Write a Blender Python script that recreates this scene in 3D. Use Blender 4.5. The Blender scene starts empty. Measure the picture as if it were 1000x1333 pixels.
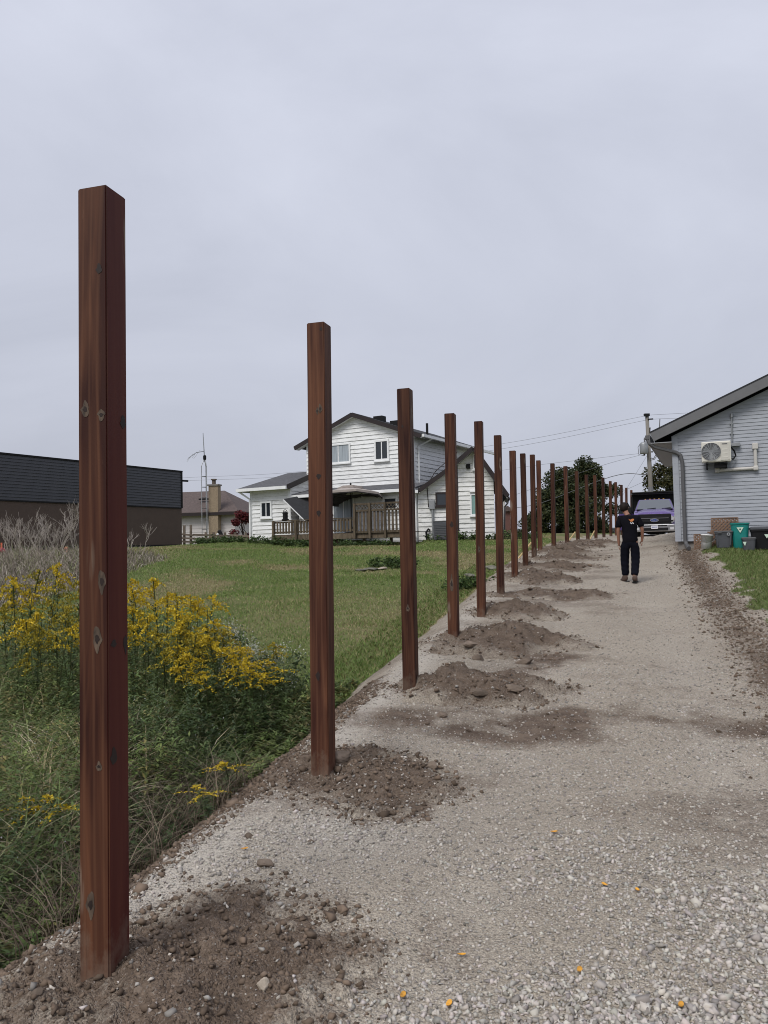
import bpy, bmesh, math, random
import numpy as np
from mathutils import Vector, Matrix

# ------------------------------------------------------------------ camera, world, sun, exposure
sc = bpy.context.scene
COL = sc.collection
R = math.radians
PITCH, ROLL = R(2.5), R(-1.2)
cam_d = bpy.data.cameras.new('camera'); cam = bpy.data.objects.new('camera', cam_d); COL.objects.link(cam)
cam_d.sensor_fit = 'HORIZONTAL'; cam_d.sensor_width = 36.0; cam_d.lens = 36.0
cam_d.clip_start = 0.05; cam_d.clip_end = 4000
CAM_M = (Matrix.Rotation(math.pi/2 + PITCH, 4, 'X') @ Matrix.Rotation(ROLL, 4, 'Z'))
cam.matrix_world = CAM_M
sc.camera = cam

SUN_EL, SUN_AZ = R(52), R(215)          # azimuth clockwise from +Y: light from behind, left of the camera
w = bpy.data.worlds.new('World'); sc.world = w; w.use_nodes = True
nt = w.node_tree; nt.nodes.clear()
wo = nt.nodes.new('ShaderNodeOutputWorld'); bg = nt.nodes.new('ShaderNodeBackground')
sky = nt.nodes.new('ShaderNodeTexSky'); sky.sky_type = 'NISHITA'; sky.sun_disc = False
sky.sun_elevation = SUN_EL; sky.sun_rotation = SUN_AZ; sky.dust_density = 4; sky.air_density = 1.0
tc = nt.nodes.new('ShaderNodeTexCoord')
mp = nt.nodes.new('ShaderNodeMapping'); mp.inputs['Scale'].default_value = (1.0, 1.0, 2.2)
nz = nt.nodes.new('ShaderNodeTexNoise'); nz.inputs['Scale'].default_value = 1.5; nz.inputs['Detail'].default_value = 7
nz.inputs['Roughness'].default_value = 0.55; nz.inputs['Distortion'].default_value = 0.6
cr = nt.nodes.new('ShaderNodeValToRGB')
cr.color_ramp.elements[0].position = 0.25; cr.color_ramp.elements[0].color = (2.74, 2.88, 3.40, 1)
cr.color_ramp.elements[1].position = 0.72; cr.color_ramp.elements[1].color = (3.58, 3.73, 4.30, 1)
mx = nt.nodes.new('ShaderNodeMix'); mx.data_type = 'RGBA'; mx.inputs[0].default_value = 0.94
nt.links.new(tc.outputs['Generated'], mp.inputs[0]); nt.links.new(mp.outputs[0], nz.inputs['Vector'])
nt.links.new(nz.outputs['Fac'], cr.inputs[0])
# overcast dome: brighter towards the zenith, L = a(1 + k sin(elevation)), as under a real cloud layer
sx = nt.nodes.new('ShaderNodeSeparateXYZ'); nt.links.new(tc.outputs['Generated'], sx.inputs[0])
mz = nt.nodes.new('ShaderNodeMath'); mz.operation = 'MAXIMUM'; mz.inputs[1].default_value = 0.0; nt.links.new(sx.outputs['Z'], mz.inputs[0])
mk = nt.nodes.new('ShaderNodeMath'); mk.operation = 'MULTIPLY_ADD'; mk.inputs[1].default_value = 0.54; mk.inputs[2].default_value = 1.0; nt.links.new(mz.outputs[0], mk.inputs[0])
vm = nt.nodes.new('ShaderNodeVectorMath'); vm.operation = 'SCALE'; nt.links.new(cr.outputs[0], vm.inputs[0]); nt.links.new(mk.outputs[0], vm.inputs['Scale'])
nt.links.new(sky.outputs[0], mx.inputs[6]); nt.links.new(vm.outputs[0], mx.inputs[7])
nt.links.new(mx.outputs[2], bg.inputs[0]); bg.inputs[1].default_value = 0.1
nt.links.new(bg.outputs[0], wo.inputs[0])

sun_d = bpy.data.lights.new('sun', 'SUN'); sun = bpy.data.objects.new('sun', sun_d); COL.objects.link(sun)
sun_d.energy = 1.5; sun_d.angle = R(25); sun_d.color = (1.0, 0.97, 0.92)
sdir = Vector((math.sin(SUN_AZ)*math.cos(SUN_EL), math.cos(SUN_AZ)*math.cos(SUN_EL), math.sin(SUN_EL)))
sun.rotation_euler = (-sdir).to_track_quat('-Z', 'Y').to_euler()
sc.view_settings.view_transform = 'Standard'; sc.view_settings.look = 'None'
sc.view_settings.exposure = 0.62; sc.view_settings.gamma = 1.0
sc.view_settings.use_curve_mapping = False
sc.cycles.filter_width = 1.0

# ------------------------------------------------------------------ helpers
rng = np.random.default_rng(7); random.seed(7)
ROOT = {}
def ray(px, py):
    return CAM_M.to_3x3() @ Vector(((px-500)/1000., -(py-666.5)/1000., -1.0))
def U(px, py, Y):
    d = ray(px, py); return d*(Y/d.y)
def tag(o, label=None, cat=None, group=None, kind=None):
    if label: o['label'] = label
    if cat: o['category'] = cat
    if group: o['group'] = group
    if kind: o['kind'] = kind
    return o
def thing(name, label, cat, loc, group=None, rotz=0.0, local=False):
    o = bpy.data.objects.new(name, None); COL.objects.link(o); o.empty_display_size = 0.1
    o.location = loc; o.rotation_euler = (0, 0, rotz)
    ROOT[o.name] = Vector((0,0,0)) if local else Vector(loc)
    return tag(o, label, cat, group)
def link(name, me, mat=None, parent=None, loc=None):
    o = bpy.data.objects.new(name, me); COL.objects.link(o)
    if mat is not None and not me.materials: me.materials.append(mat)
    if parent is not None:
        o.parent = parent; ROOT[o.name] = ROOT.get(parent.name, Vector((0,0,0)))
    if loc is not None: o.location = loc
    return o
def npmesh(name, V, Fc, smooth=False, attrs=None, colors=None):
    """V (n,3), Fc (m,k) integer array of one face size"""
    me = bpy.data.meshes.new(name); n = len(V); m, k = Fc.shape
    me.vertices.add(n); me.vertices.foreach_set('co', np.ascontiguousarray(V, dtype=np.float32).ravel())
    me.loops.add(m*k); me.loops.foreach_set('vertex_index', np.ascontiguousarray(Fc, dtype=np.int32).ravel())
    me.polygons.add(m); me.polygons.foreach_set('loop_start', np.arange(0, m*k, k, dtype=np.int32))
    me.polygons.foreach_set('loop_total', np.full(m, k, dtype=np.int32))
    if smooth: me.polygons.foreach_set('use_smooth', np.ones(m, dtype=bool))
    if attrs:
        for an, av in attrs.items():
            a = me.attributes.new(an, 'FLOAT', 'POINT'); a.data.foreach_set('value', np.ascontiguousarray(av, dtype=np.float32))
    if colors is not None:
        a = me.attributes.new('Col', 'FLOAT_COLOR', 'POINT')
        c4 = np.ones((n, 4), dtype=np.float32); c4[:, :3] = colors; a.data.foreach_set('color', c4.ravel())
    me.update(calc_edges=True); me.validate(); return me
class MB:
    def __init__(s): s.v = []; s.f = []
    def add(s, vs, fs):
        o = len(s.v); s.v += [Vector(v) for v in vs]; s.f += [tuple(i+o for i in f) for f in fs]; return s
    def box(s, c, size, ux=(1,0,0), uy=(0,1,0), uz=(0,0,1)):
        c = Vector(c); X = Vector(ux).normalized()*size[0]/2; Y = Vector(uy).normalized()*size[1]/2; Z = Vector(uz).normalized()*size[2]/2
        vs = [c+X*i+Y*j+Z*k for k in (-1,1) for j in (-1,1) for i in (-1,1)]
        return s.add(vs, [(0,2,3,1),(4,5,7,6),(0,1,5,4),(2,6,7,3),(0,4,6,2),(1,3,7,5)])
    def bar(s, a, b, wd, th, up=(0,0,1)):
        a = Vector(a); b = Vector(b); d = b-a; L = d.length; d.normalize()
        x = d.cross(Vector(up))
        if x.length < 1e-5: x = d.cross(Vector((1,0,0)))
        x.normalize(); y = x.cross(d)
        return s.box((a+b)/2, (wd, L, th), x, d, y)
    def tube(s, pts, rad, n=8, cap=True):
        pts = [Vector(p) for p in pts]; m = len(pts)
        if not hasattr(rad, '__len__'): rad = [rad]*m
        o = len(s.v); prev = None
        for i, p in enumerate(pts):
            d = (pts[min(i+1, m-1)]-pts[max(i-1, 0)]); d = d.normalized() if d.length > 1e-9 else Vector((0,0,1))
            x = (prev - d*prev.dot(d)) if prev else d.orthogonal()
            x = x.normalized() if x.length > 1e-6 else d.orthogonal().normalized(); prev = x; y = d.cross(x)
            for k in range(n):
                t = 2*math.pi*k/n; s.v.append(p + (x*math.cos(t)+y*math.sin(t))*rad[i])
        for i in range(m-1):
            for k in range(n):
                a = o+i*n+k; b = o+i*n+(k+1) % n; s.f.append((a, b, b+n, a+n))
        if cap:
            s.f.append(tuple(o+k for k in reversed(range(n)))); s.f.append(tuple(o+(m-1)*n+k for k in range(n)))
        return s
    def prism(s, poly, ext):
        """poly list of 3d points, extruded by vector ext"""
        poly = [Vector(p) for p in poly]; n = len(poly); e = Vector(ext)
        return s.add(poly+[p+e for p in poly], [tuple(reversed(range(n))), tuple(range(n, 2*n))] +
                     [(i, (i+1) % n, (i+1) % n+n, i+n) for i in range(n)])
    def lathe(s, prof, c=(0,0,0), n=20, cap=True):
        c = Vector(c); o = len(s.v)
        for (r, z) in prof:
            for k in range(n):
                t = 2*math.pi*k/n; s.v.append(c+Vector((r*math.cos(t), r*math.sin(t), z)))
        for i in range(len(prof)-1):
            for k in range(n):
                a = o+i*n+k; b = o+i*n+(k+1) % n; s.f.append((a, b, b+n, a+n))
        if cap:
            s.f.append(tuple(o+k for k in reversed(range(n)))); s.f.append(tuple(o+(len(prof)-1)*n+k for k in range(n)))
        return s
    def build(s, name, mat, parent=None, smooth=False, bevel=0.0, seg=2, loc=None):
        off = ROOT.get(parent.name, Vector((0,0,0))) if parent is not None else Vector(loc or (0,0,0))
        me = bpy.data.meshes.new(name); me.from_pydata([v-off for v in s.v], [], s.f); me.validate()
        bm = bmesh.new(); bm.from_mesh(me)
        bmesh.ops.recalc_face_normals(bm, faces=bm.faces)
        if bevel:
            bmesh.ops.bevel(bm, geom=[e for e in bm.edges if len(e.link_faces) == 2 and e.calc_face_angle(0) > 0.5],
                            offset=bevel, segments=seg, affect='EDGES', profile=0.6, clamp_overlap=True)
        if smooth:
            for f in bm.faces: f.smooth = True
        bm.to_mesh(me); bm.free()
        o = link(name, me, mat, parent, loc)
        if parent is None: ROOT[o.name] = off
        return o

# ---- numpy value noise
def _hash(ix, iy, seed):
    n = (ix.astype(np.int64)*374761393 + iy.astype(np.int64)*668265263 + seed*1442695041) & 0x7fffffff
    n = ((n ^ (n >> 13))*1274126177) & 0x7fffffff
    return ((n ^ (n >> 16)) & 0xffff)/65535.0
def vnoise(x, y, seed=0):
    ix = np.floor(x); iy = np.floor(y); fx = x-ix; fy = y-iy
    fx = fx*fx*(3-2*fx); fy = fy*fy*(3-2*fy)
    a = _hash(ix, iy, seed); b = _hash(ix+1, iy, seed); c = _hash(ix, iy+1, seed); d = _hash(ix+1, iy+1, seed)
    return (a+(b-a)*fx)*(1-fy) + (c+(d-c)*fx)*fy
def fbm(x, y, seed=0, octv=4, gain=0.5):
    s = 0; a = 1; t = 0
    for o in range(octv):
        s = s + a*vnoise(x*2**o+17.3*o, y*2**o-9.1*o, seed+o); t += a; a *= gain
    return s/t
def sst(a, b, x):
    t = np.clip((x-a)/(b-a), 0, 1); return t*t*(3-2*t)

# ------------------------------------------------------------------ materials
def nodes_mat(name):
    m = bpy.data.materials.new(name); m.use_nodes = True; t = m.node_tree
    b = t.nodes['Principled BSDF']; return m, t, b
def N(t, typ, **kw):
    n = t.nodes.new(typ)
    for k, v in kw.items():
        if k in n.inputs: n.inputs[k].default_value = v
        else: setattr(n, k, v)
    return n
def mixc(t, fac, a, b, mode='MIX'):
    n = t.nodes.new('ShaderNodeMix'); n.data_type = 'RGBA'; n.blend_type = mode
    for i, val in ((0, fac), (6, a), (7, b)):
        if hasattr(val, 'is_linked') or isinstance(val, bpy.types.NodeSocket): t.links.new(val, n.inputs[i])
        elif i == 0: n.inputs[0].default_value = val
        else: n.inputs[i].default_value = (*val, 1) if len(val) == 3 else val
    return n.outputs[2]
def mathn(t, op, a, b=None, clamp=False):
    n = t.nodes.new('ShaderNodeMath'); n.operation = op; n.use_clamp = clamp
    for i, val in ((0, a), (1, b)):
        if val is None: continue
        if isinstance(val, bpy.types.NodeSocket): t.links.new(val, n.inputs[i])
        else: n.inputs[i].default_value = val
    return n.outputs[0]
def ramp(t, sock, p0, p1, c0=(0,0,0), c1=(1,1,1)):
    n = t.nodes.new('ShaderNodeValToRGB'); e = n.color_ramp.elements
    e[0].position = p0; e[1].position = p1; e[0].color = (*c0, 1); e[1].color = (*c1, 1)
    t.links.new(sock, n.inputs[0]); return n.outputs[0]
def coords(t, scale=(1,1,1), rnd=True, kind='Object'):
    c = t.nodes.new('ShaderNodeTexCoord'); m = t.nodes.new('ShaderNodeMapping'); m.inputs['Scale'].default_value = scale
    t.links.new(c.outputs[kind], m.inputs[0])
    if rnd:
        oi = t.nodes.new('ShaderNodeObjectInfo'); s = mathn(t, 'MULTIPLY', oi.outputs['Random'], 37.0)
        cb = t.nodes.new('ShaderNodeCombineXYZ')
        for i in range(3): t.links.new(s, cb.inputs[i])
        t.links.new(cb.outputs[0], m.inputs['Location'])
    return m.outputs[0]
def bump(t, b, h, strength=0.3, dist=0.01):
    n = t.nodes.new('ShaderNodeBump'); n.inputs['Strength'].default_value = strength; n.inputs['Distance'].default_value = dist
    t.links.new(h, n.inputs['Height']); t.links.new(n.outputs[0], b.inputs['Normal']); return n
def plain(name, col, rough=0.6, metal=0.0, var=0.18, scale=3.0, bmp=0.0, bscale=40., rnd=0.0, stretch=(1,1,1), spec=0.4, coat=0.0):
    m, t, b = nodes_mat(name)
    co = coords(t, stretch)
    n = N(t, 'ShaderNodeTexNoise', Scale=scale, Detail=6.0, Roughness=0.6); t.links.new(co, n.inputs['Vector'])
    dk = tuple(c*(1-var) for c in col); lt = tuple(min(1, c*(1+var)) for c in col)
    c = ramp(t, n.outputs['Fac'], 0.3, 0.7, dk, lt)
    if rnd:
        oi = t.nodes.new('ShaderNodeObjectInfo'); f = mathn(t, 'MULTIPLY_ADD', oi.outputs['Random'], 2*rnd); f.node.inputs[2].default_value = 1-rnd
        hs = N(t, 'ShaderNodeHueSaturation'); t.links.new(f, hs.inputs['Value']); t.links.new(c, hs.inputs['Color']); c = hs.outputs[0]
    t.links.new(c, b.inputs['Base Color'])
    b.inputs['Metallic'].default_value = metal; b.inputs['Specular IOR Level'].default_value = spec
    r = mathn(t, 'MULTIPLY_ADD', n.outputs['Fac'], 0.25, True); r.node.inputs[2].default_value = rough-0.12
    t.links.new(r, b.inputs['Roughness'])
    if coat: b.inputs['Coat Weight'].default_value = coat; b.inputs['Coat Roughness'].default_value = 0.08
    if bmp:
        n2 = N(t, 'ShaderNodeTexNoise', Scale=bscale, Detail=4.0); t.links.new(co, n2.inputs['Vector']); bump(t, b, n2.outputs['Fac'], bmp, 0.01)
    return m
def vcol(name, rough=0.7, spec=0.25, trans=0.0):
    m, t, b = nodes_mat(name)
    a = t.nodes.new('ShaderNodeAttribute'); a.attribute_name = 'Col'; t.links.new(a.outputs['Color'], b.inputs['Base Color'])
    b.inputs['Roughness'].default_value = rough; b.inputs['Specular IOR Level'].default_value = spec
    if trans:
        tr = t.nodes.new('ShaderNodeBsdfTranslucent'); t.links.new(a.outputs['Color'], tr.inputs['Color'])
        ms = t.nodes.new('ShaderNodeMixShader'); ms.inputs[0].default_value = trans
        t.links.new(b.outputs[0], ms.inputs[1]); t.links.new(tr.outputs[0], ms.inputs[2])
        t.links.new(ms.outputs[0], t.nodes['Material Output'].inputs[0])
    return m
def wood_post_mat(name='stained_timber', maroon=0.0):
    m, t, b = nodes_mat(name)
    oi = t.nodes.new('ShaderNodeObjectInfo')
    co = coords(t, (7, 7, 0.55)); cg = coords(t, (46, 46, 1.1)); ck = coords(t, (7.5, 7.5, 1.7))
    n1 = N(t, 'ShaderNodeTexNoise', Scale=1.6, Detail=3.0, Distortion=0.8); t.links.new(co, n1.inputs['Vector'])
    n2 = N(t, 'ShaderNodeTexNoise', Scale=1.0, Detail=5.0, Roughness=0.7, Distortion=0.5); t.links.new(cg, n2.inputs['Vector'])
    base = ramp(t, n1.outputs['Fac'], 0.34, 0.66, (0.026, 0.0085, 0.0062), (0.088, 0.036, 0.0195))
    base = mixc(t, mathn(t, 'MULTIPLY', ramp(t, n2.outputs['Fac'], 0.42, 0.7), 0.45), base, (0.024, 0.010, 0.008))
    # cathedral grain rings
    wv = t.nodes.new('ShaderNodeTexWave'); wv.bands_direction = 'X'; wv.inputs['Scale'].default_value = 0.9
    wv.inputs['Distortion'].default_value = 11.0; wv.inputs['Detail'].default_value = 1.5; wv.inputs['Detail Scale'].default_value = 0.7
    t.links.new(co, wv.inputs['Vector'])
    base = mixc(t, mathn(t, 'MULTIPLY', ramp(t, wv.outputs['Fac'], 0.72, 0.98), 0.22), base, (0.125, 0.060, 0.034))
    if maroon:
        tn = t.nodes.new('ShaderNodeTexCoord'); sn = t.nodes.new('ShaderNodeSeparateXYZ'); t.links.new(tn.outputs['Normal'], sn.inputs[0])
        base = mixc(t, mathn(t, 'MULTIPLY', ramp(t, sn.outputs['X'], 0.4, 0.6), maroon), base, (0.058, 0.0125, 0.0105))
    # knots with pale unstained collars
    vo = t.nodes.new('ShaderNodeTexVoronoi'); vo.inputs['Scale'].default_value = 0.62; t.links.new(ck, vo.inputs['Vector'])
    kn = ramp(t, vo.outputs['Distance'], 0.10, 0.17, (1,1,1), (0,0,0)); kc = ramp(t, vo.outputs['Distance'], 0.045, 0.075, (1,1,1), (0,0,0))
    n3 = N(t, 'ShaderNodeTexNoise', Scale=9.0, Detail=3.0); t.links.new(co, n3.inputs['Vector'])
    sel = ramp(t, n3.outputs['Fac'], 0.40, 0.55)
    base = mixc(t, mathn(t, 'MULTIPLY', kn, mathn(t, 'MULTIPLY', sel, 0.75)), base, (0.17, 0.135, 0.105))
    base = mixc(t, mathn(t, 'MULTIPLY', kc, 0.8), base, (0.035, 0.016, 0.012))
    # pale scuffs
    n4 = N(t, 'ShaderNodeTexNoise', Scale=2.2, Detail=7.0, Roughness=0.75); t.links.new(coords(t, (5, 5, 1.2)), n4.inputs['Vector'])
    base = mixc(t, mathn(t, 'MULTIPLY', ramp(t, n4.outputs['Fac'], 0.66, 0.76), 0.30), base, (0.17, 0.105, 0.075))
    hs = N(t, 'ShaderNodeHueSaturation')
    n5 = N(t, 'ShaderNodeTexNoise', Scale=1.0, Detail=6.0, Roughness=0.8); t.links.new(coords(t, (110, 110, 0.9)), n5.inputs['Vector'])
    base = mixc(t, mathn(t, 'MULTIPLY', ramp(t, n5.outputs['Fac'], 0.62, 0.68), 0.85), base, (0.012, 0.005, 0.004))
    tco = t.nodes.new('ShaderNodeTexCoord'); sz_ = t.nodes.new('ShaderNodeSeparateXYZ'); t.links.new(tco.outputs['Object'], sz_.inputs[0])
    n6 = N(t, 'ShaderNodeTexNoise', Scale=14.0, Detail=6.0, Roughness=0.7); t.links.new(coords(t, (1, 1, 0.6)), n6.inputs['Vector'])
    mud = mathn(t, 'ADD', ramp(t, sz_.outputs['Z'], 0.15, 0.62, (1,1,1), (0,0,0)), mathn(t, 'MULTIPLY', mathn(t, 'SUBTRACT', n6.outputs['Fac'], 0.5), 1.6))
    base = mixc(t, mathn(t, 'MULTIPLY', ramp(t, mud, 0.55, 1.0), 0.5), base, (0.135, 0.100, 0.075))
    f = mathn(t, 'MULTIPLY_ADD', oi.outputs['Random'], 0.75); f.node.inputs[2].default_value = 0.72
    t.links.new(f, hs.inputs['Value']); t.links.new(base, hs.inputs['Color'])
    t.links.new(hs.outputs[0], b.inputs['Base Color'])
    b.inputs['Roughness'].default_value = 0.6; b.inputs['Specular IOR Level'].default_value = 0.16
    bump(t, b, n2.outputs['Fac'], 0.12, 0.002)
    return m
def ground_mat():
    m, t, b = nodes_mat('driveway_gravel_and_soil')
    def att(n):
        a = t.nodes.new('ShaderNodeAttribute'); a.attribute_name = n; return a.outputs['Fac']
    soil, grassy, pale, dry = att('soil'), att('grassy'), att('pale'), att('dry')
    g = t.nodes.new('ShaderNodeNewGeometry'); P = g.outputs['Position']
    def noise(s, d=4.0, r=0.6):
        n = N(t, 'ShaderNodeTexNoise', Scale=s, Detail=d, Roughness=r); t.links.new(P, n.inputs['Vector']); return n.outputs['Fac']
    def vor(s):
        n = t.nodes.new('ShaderNodeTexVoronoi'); n.inputs['Scale'].default_value = s; t.links.new(P, n.inputs['Vector']); return n
    v1, v2 = vor(62), vor(150)
    nb, nm, nf = noise(0.9), noise(7.0, 5.0), noise(60.0, 4.0, 0.7)
    grav = ramp(t, nb, 0.3, 0.7, (0.280, 0.238, 0.186), (0.415, 0.360, 0.288))
    sv = N(t, 'ShaderNodeSeparateColor'); t.links.new(v1.outputs['Color'], sv.inputs[0])
    sv2 = N(t, 'ShaderNodeSeparateColor'); t.links.new(v2.outputs['Color'], sv2.inputs[0])
    peb = ramp(t, sv.outputs[0], 0.0, 1.0, (0.19, 0.16, 0.13), (0.64, 0.575, 0.49))
    peb2 = ramp(t, sv2.outputs[1], 0.0, 1.0, (0.21, 0.18, 0.14), (0.58, 0.52, 0.44))
    grav = mixc(t, mathn(t, 'MULTIPLY', ramp(t, v1.outputs['Distance'], 0.25, 0.5, (1,1,1), (0,0,0)), 0.5), grav, peb)
    grav = mixc(t, 0.45, grav, peb2)
    grav = mixc(t, mathn(t, 'MULTIPLY', ramp(t, nf, 0.48, 0.66), 0.5), grav, (0.12, 0.10, 0.082))
    grav = mixc(t, mathn(t, 'MULTIPLY', pale, 0.6), grav, (0.55, 0.51, 0.455))
    so = ramp(t, nm, 0.3, 0.72, (0.092, 0.066, 0.049), (0.200, 0.152, 0.115))
    so = mixc(t, mathn(t, 'MULTIPLY', ramp(t, sv2.outputs[0], 0.90, 0.95), 0.4), so, (0.33, 0.30, 0.27))
    so = mixc(t, mathn(t, 'MULTIPLY', ramp(t, nf, 0.48, 0.68), 0.4), so, (0.045, 0.032, 0.025))
    sfac = mathn(t, 'ADD', soil, mathn(t, 'MULTIPLY', mathn(t, 'SUBTRACT', nm, 0.5), 0.9)); sfac = mathn(t, 'ADD', sfac, mathn(t, 'MULTIPLY', mathn(t, 'SUBTRACT', nf, 0.5), 0.7)); sfac = ramp(t, sfac, 0.25, 0.78)
    col = mixc(t, sfac, grav, so)
    ng = noise(1.4, 5.0); ng2 = noise(26.0, 4.0)
    gr = ramp(t, ng, 0.3, 0.7, (0.098, 0.130, 0.040), (0.150, 0.172, 0.062))
    gr = mixc(t, mathn(t, 'MULTIPLY', dry, 0.85), gr, (0.250, 0.205, 0.115))
    gr = mixc(t, mathn(t, 'MULTIPLY', ramp(t, ng2, 0.4, 0.65), 0.40), gr, (0.055, 0.060, 0.024))
    gfac = mathn(t, 'ADD', grassy, mathn(t, 'MULTIPLY', mathn(t, 'SUBTRACT', nm, 0.5), 0.8)); gfac = ramp(t, gfac, 0.35, 0.65)
    col = mixc(t, gfac, col, gr)
    t.links.new(col, b.inputs['Base Color']); b.inputs['Roughness'].default_value = 0.92; b.inputs['Specular IOR Level'].default_value = 0.15
    h = mathn(t, 'ADD', mathn(t, 'MULTIPLY', ramp(t, v1.outputs['Distance'], 0.1, 0.6, (1,1,1), (0,0,0)), 0.6),
              mathn(t, 'ADD', mathn(t, 'MULTIPLY', ramp(t, v2.outputs['Distance'], 0.1, 0.6, (1,1,1), (0,0,0)), 0.3), mathn(t, 'MULTIPLY', nm, 0.9)))
    bump(t, b, h, 0.85, 0.019)
    return m
def glass_mat(name, col=(0.02, 0.025, 0.03), rough=0.06):
    m, t, b = nodes_mat(name)
    b.inputs['Base Color'].default_value = (*col, 1); b.inputs['Roughness'].default_value = rough
    b.inputs['Specular IOR Level'].default_value = 0.8
    n = N(t, 'ShaderNodeTexNoise', Scale=1.5); t.links.new(coords(t), n.inputs['Vector']); bump(t, b, n.outputs['Fac'], 0.03, 0.05)
    return m
def siding_mat(name, col, dirt, amount):
    m, t, b = nodes_mat(name)
    n = N(t, 'ShaderNodeTexNoise', Scale=1.2, Detail=7.0, Roughness=0.7); t.links.new(coords(t, (0.8, 0.8, 1.3), False), n.inputs['Vector'])
    n2 = N(t, 'ShaderNodeTexNoise', Scale=7.0, Detail=5.0); t.links.new(coords(t, (0.6, 0.6, 2.5), True), n2.inputs['Vector'])
    d = mathn(t, 'MULTIPLY', ramp(t, n.outputs['Fac'], 0.45, 0.75), amount)
    d2 = mathn(t, 'MULTIPLY', ramp(t, n2.outputs['Fac'], 0.5, 0.75), amount)
    c = mixc(t, d, col, dirt); c = mixc(t, d2, c, tuple(0.7*x for x in dirt))
    oi = t.nodes.new('ShaderNodeObjectInfo'); f = mathn(t, 'MULTIPLY_ADD', oi.outputs['Random'], 0.08); f.node.inputs[2].default_value = 0.94
    hs = N(t, 'ShaderNodeHueSaturation'); t.links.new(f, hs.inputs['Value']); t.links.new(c, hs.inputs['Color'])
    t.links.new(hs.outputs[0], b.inputs['Base Color']); b.inputs['Roughness'].default_value = 0.5
    return m
MT = {}
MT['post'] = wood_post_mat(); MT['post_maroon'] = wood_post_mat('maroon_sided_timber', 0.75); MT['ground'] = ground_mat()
MT['white_siding'] = siding_mat('white_clapboard', (0.80, 0.81, 0.81), (0.50, 0.50, 0.47), 0.45)
MT['old_siding'] = siding_mat('weathered_clapboard', (0.76, 0.76, 0.74), (0.40, 0.39, 0.35), 0.6)
MT['grey_siding'] = siding_mat('grey_vinyl', (0.335, 0.355, 0.395), (0.27, 0.285, 0.315), 0.4)
MT['bung_siding'] = siding_mat('pinkish_white_siding', (0.62, 0.58, 0.57), (0.45, 0.42, 0.41), 0.4)
MT['dark_siding'] = siding_mat('charcoal_siding', (0.040, 0.042, 0.050), (0.060, 0.060, 0.066), 0.5)
MT['brown_wall'] = plain('brown_render', (0.088, 0.062, 0.050), 0.8, bmp=0.2, bscale=30, var=0.1)
MT['white'] = plain('white_trim', (0.78, 0.79, 0.79), 0.45, var=0.08)
MT['brown_trim'] = plain('dark_brown_trim', (0.022, 0.015, 0.015), 0.5)
MT['shingle'] = plain('grey_asphalt_shingle', (0.085, 0.085, 0.092), 0.9, bmp=0.6, bscale=18, var=0.35, scale=9)
MT['black_shingle'] = plain('black_shingle', (0.026, 0.027, 0.03), 0.9, bmp=0.5, bscale=18, var=0.3, scale=9)
MT['brown_shingle'] = plain('brown_shingle', (0.095, 0.072, 0.066), 0.9, bmp=0.6, bscale=14, var=0.3, scale=6)
MT['dark_grey'] = plain('dark_grey_metal', (0.10, 0.10, 0.105), 0.45, var=0.1)
MT['fascia_grey'] = plain('grey_fascia', (0.14, 0.14, 0.145), 0.45, var=0.08)
MT['soffit'] = plain('grey_soffit', (0.30, 0.305, 0.32), 0.6, var=0.06)
MT['concrete'] = plain('concrete', (0.20, 0.185, 0.17), 0.9, bmp=0.4, var=0.25)
MT['glass'] = glass_mat('dark_window_glass')
MT['curtain'] = plain('grey_curtain_behind_glass', (0.33, 0.37, 0.40), 0.3, var=0.3, scale=2.5, stretch=(9, 9, 0.3))
MT['teal_blind'] = plain('teal_blind', (0.20, 0.33, 0.31), 0.3, var=0.1)
MT['deck'] = plain('weathered_deck_wood', (0.105, 0.083, 0.058), 0.85, spec=0.15, var=0.45, scale=4, rnd=0.25, stretch=(3, 3, 0.6), bmp=0.3)
MT['black'] = plain('black_plastic', (0.010, 0.010, 0.011), 0.6, spec=0.2, var=0.15)
MT['canvas'] = plain('taupe_canvas', (0.34, 0.30, 0.275), 0.85, var=0.12)
MT['umbrella_shade_and_ribs'] = plain('umbrella_shade_and_ribs', (0.06, 0.055, 0.055), 0.85)  # dark tone for painted shade under the canopy, also for ribs and struts
MT['grey_metal'] = plain('grey_metal', (0.30, 0.31, 0.32), 0.45, metal=0.5)
MT['galv'] = plain('galvanised_steel', (0.42, 0.43, 0.44), 0.4, metal=0.7)
MT['cream'] = plain('cream_plastic', (0.62, 0.60, 0.54), 0.4, var=0.06)
MT['cream_dark'] = plain('cream_panel', (0.53, 0.51, 0.46), 0.4, var=0.06)
MT['pvc'] = plain('beige_pvc', (0.52, 0.50, 0.47), 0.4, var=0.08)
MT['lattice'] = plain('brown_lattice', (0.17, 0.105, 0.070), 0.7, var=0.2)
MT['bucket'] = plain('white_bucket', (0.70, 0.70, 0.69), 0.35, var=0.06)
MT['tote'] = plain('grey_tote', (0.075, 0.078, 0.088), 0.45, var=0.12)
MT['teal'] = plain('teal_bin', (0.010, 0.185, 0.165), 0.4, var=0.1)
MT['sticker'] = plain('pale_sticker', (0.55, 0.68, 0.56), 0.5, var=0.05)
MT['sticker_dark'] = plain('sticker_print', (0.03, 0.10, 0.08), 0.5, var=0.05)
MT['brick'] = plain('tan_chimney_brick', (0.27, 0.21, 0.145), 0.9, bmp=0.5, bscale=25, var=0.25, scale=12)
MT['pole'] = plain('grey_utility_pole', (0.20, 0.185, 0.165), 0.85, var=0.25, stretch=(4, 4, 0.4))
MT['wire'] = plain('wire', (0.13, 0.13, 0.14), 0.5)
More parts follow.
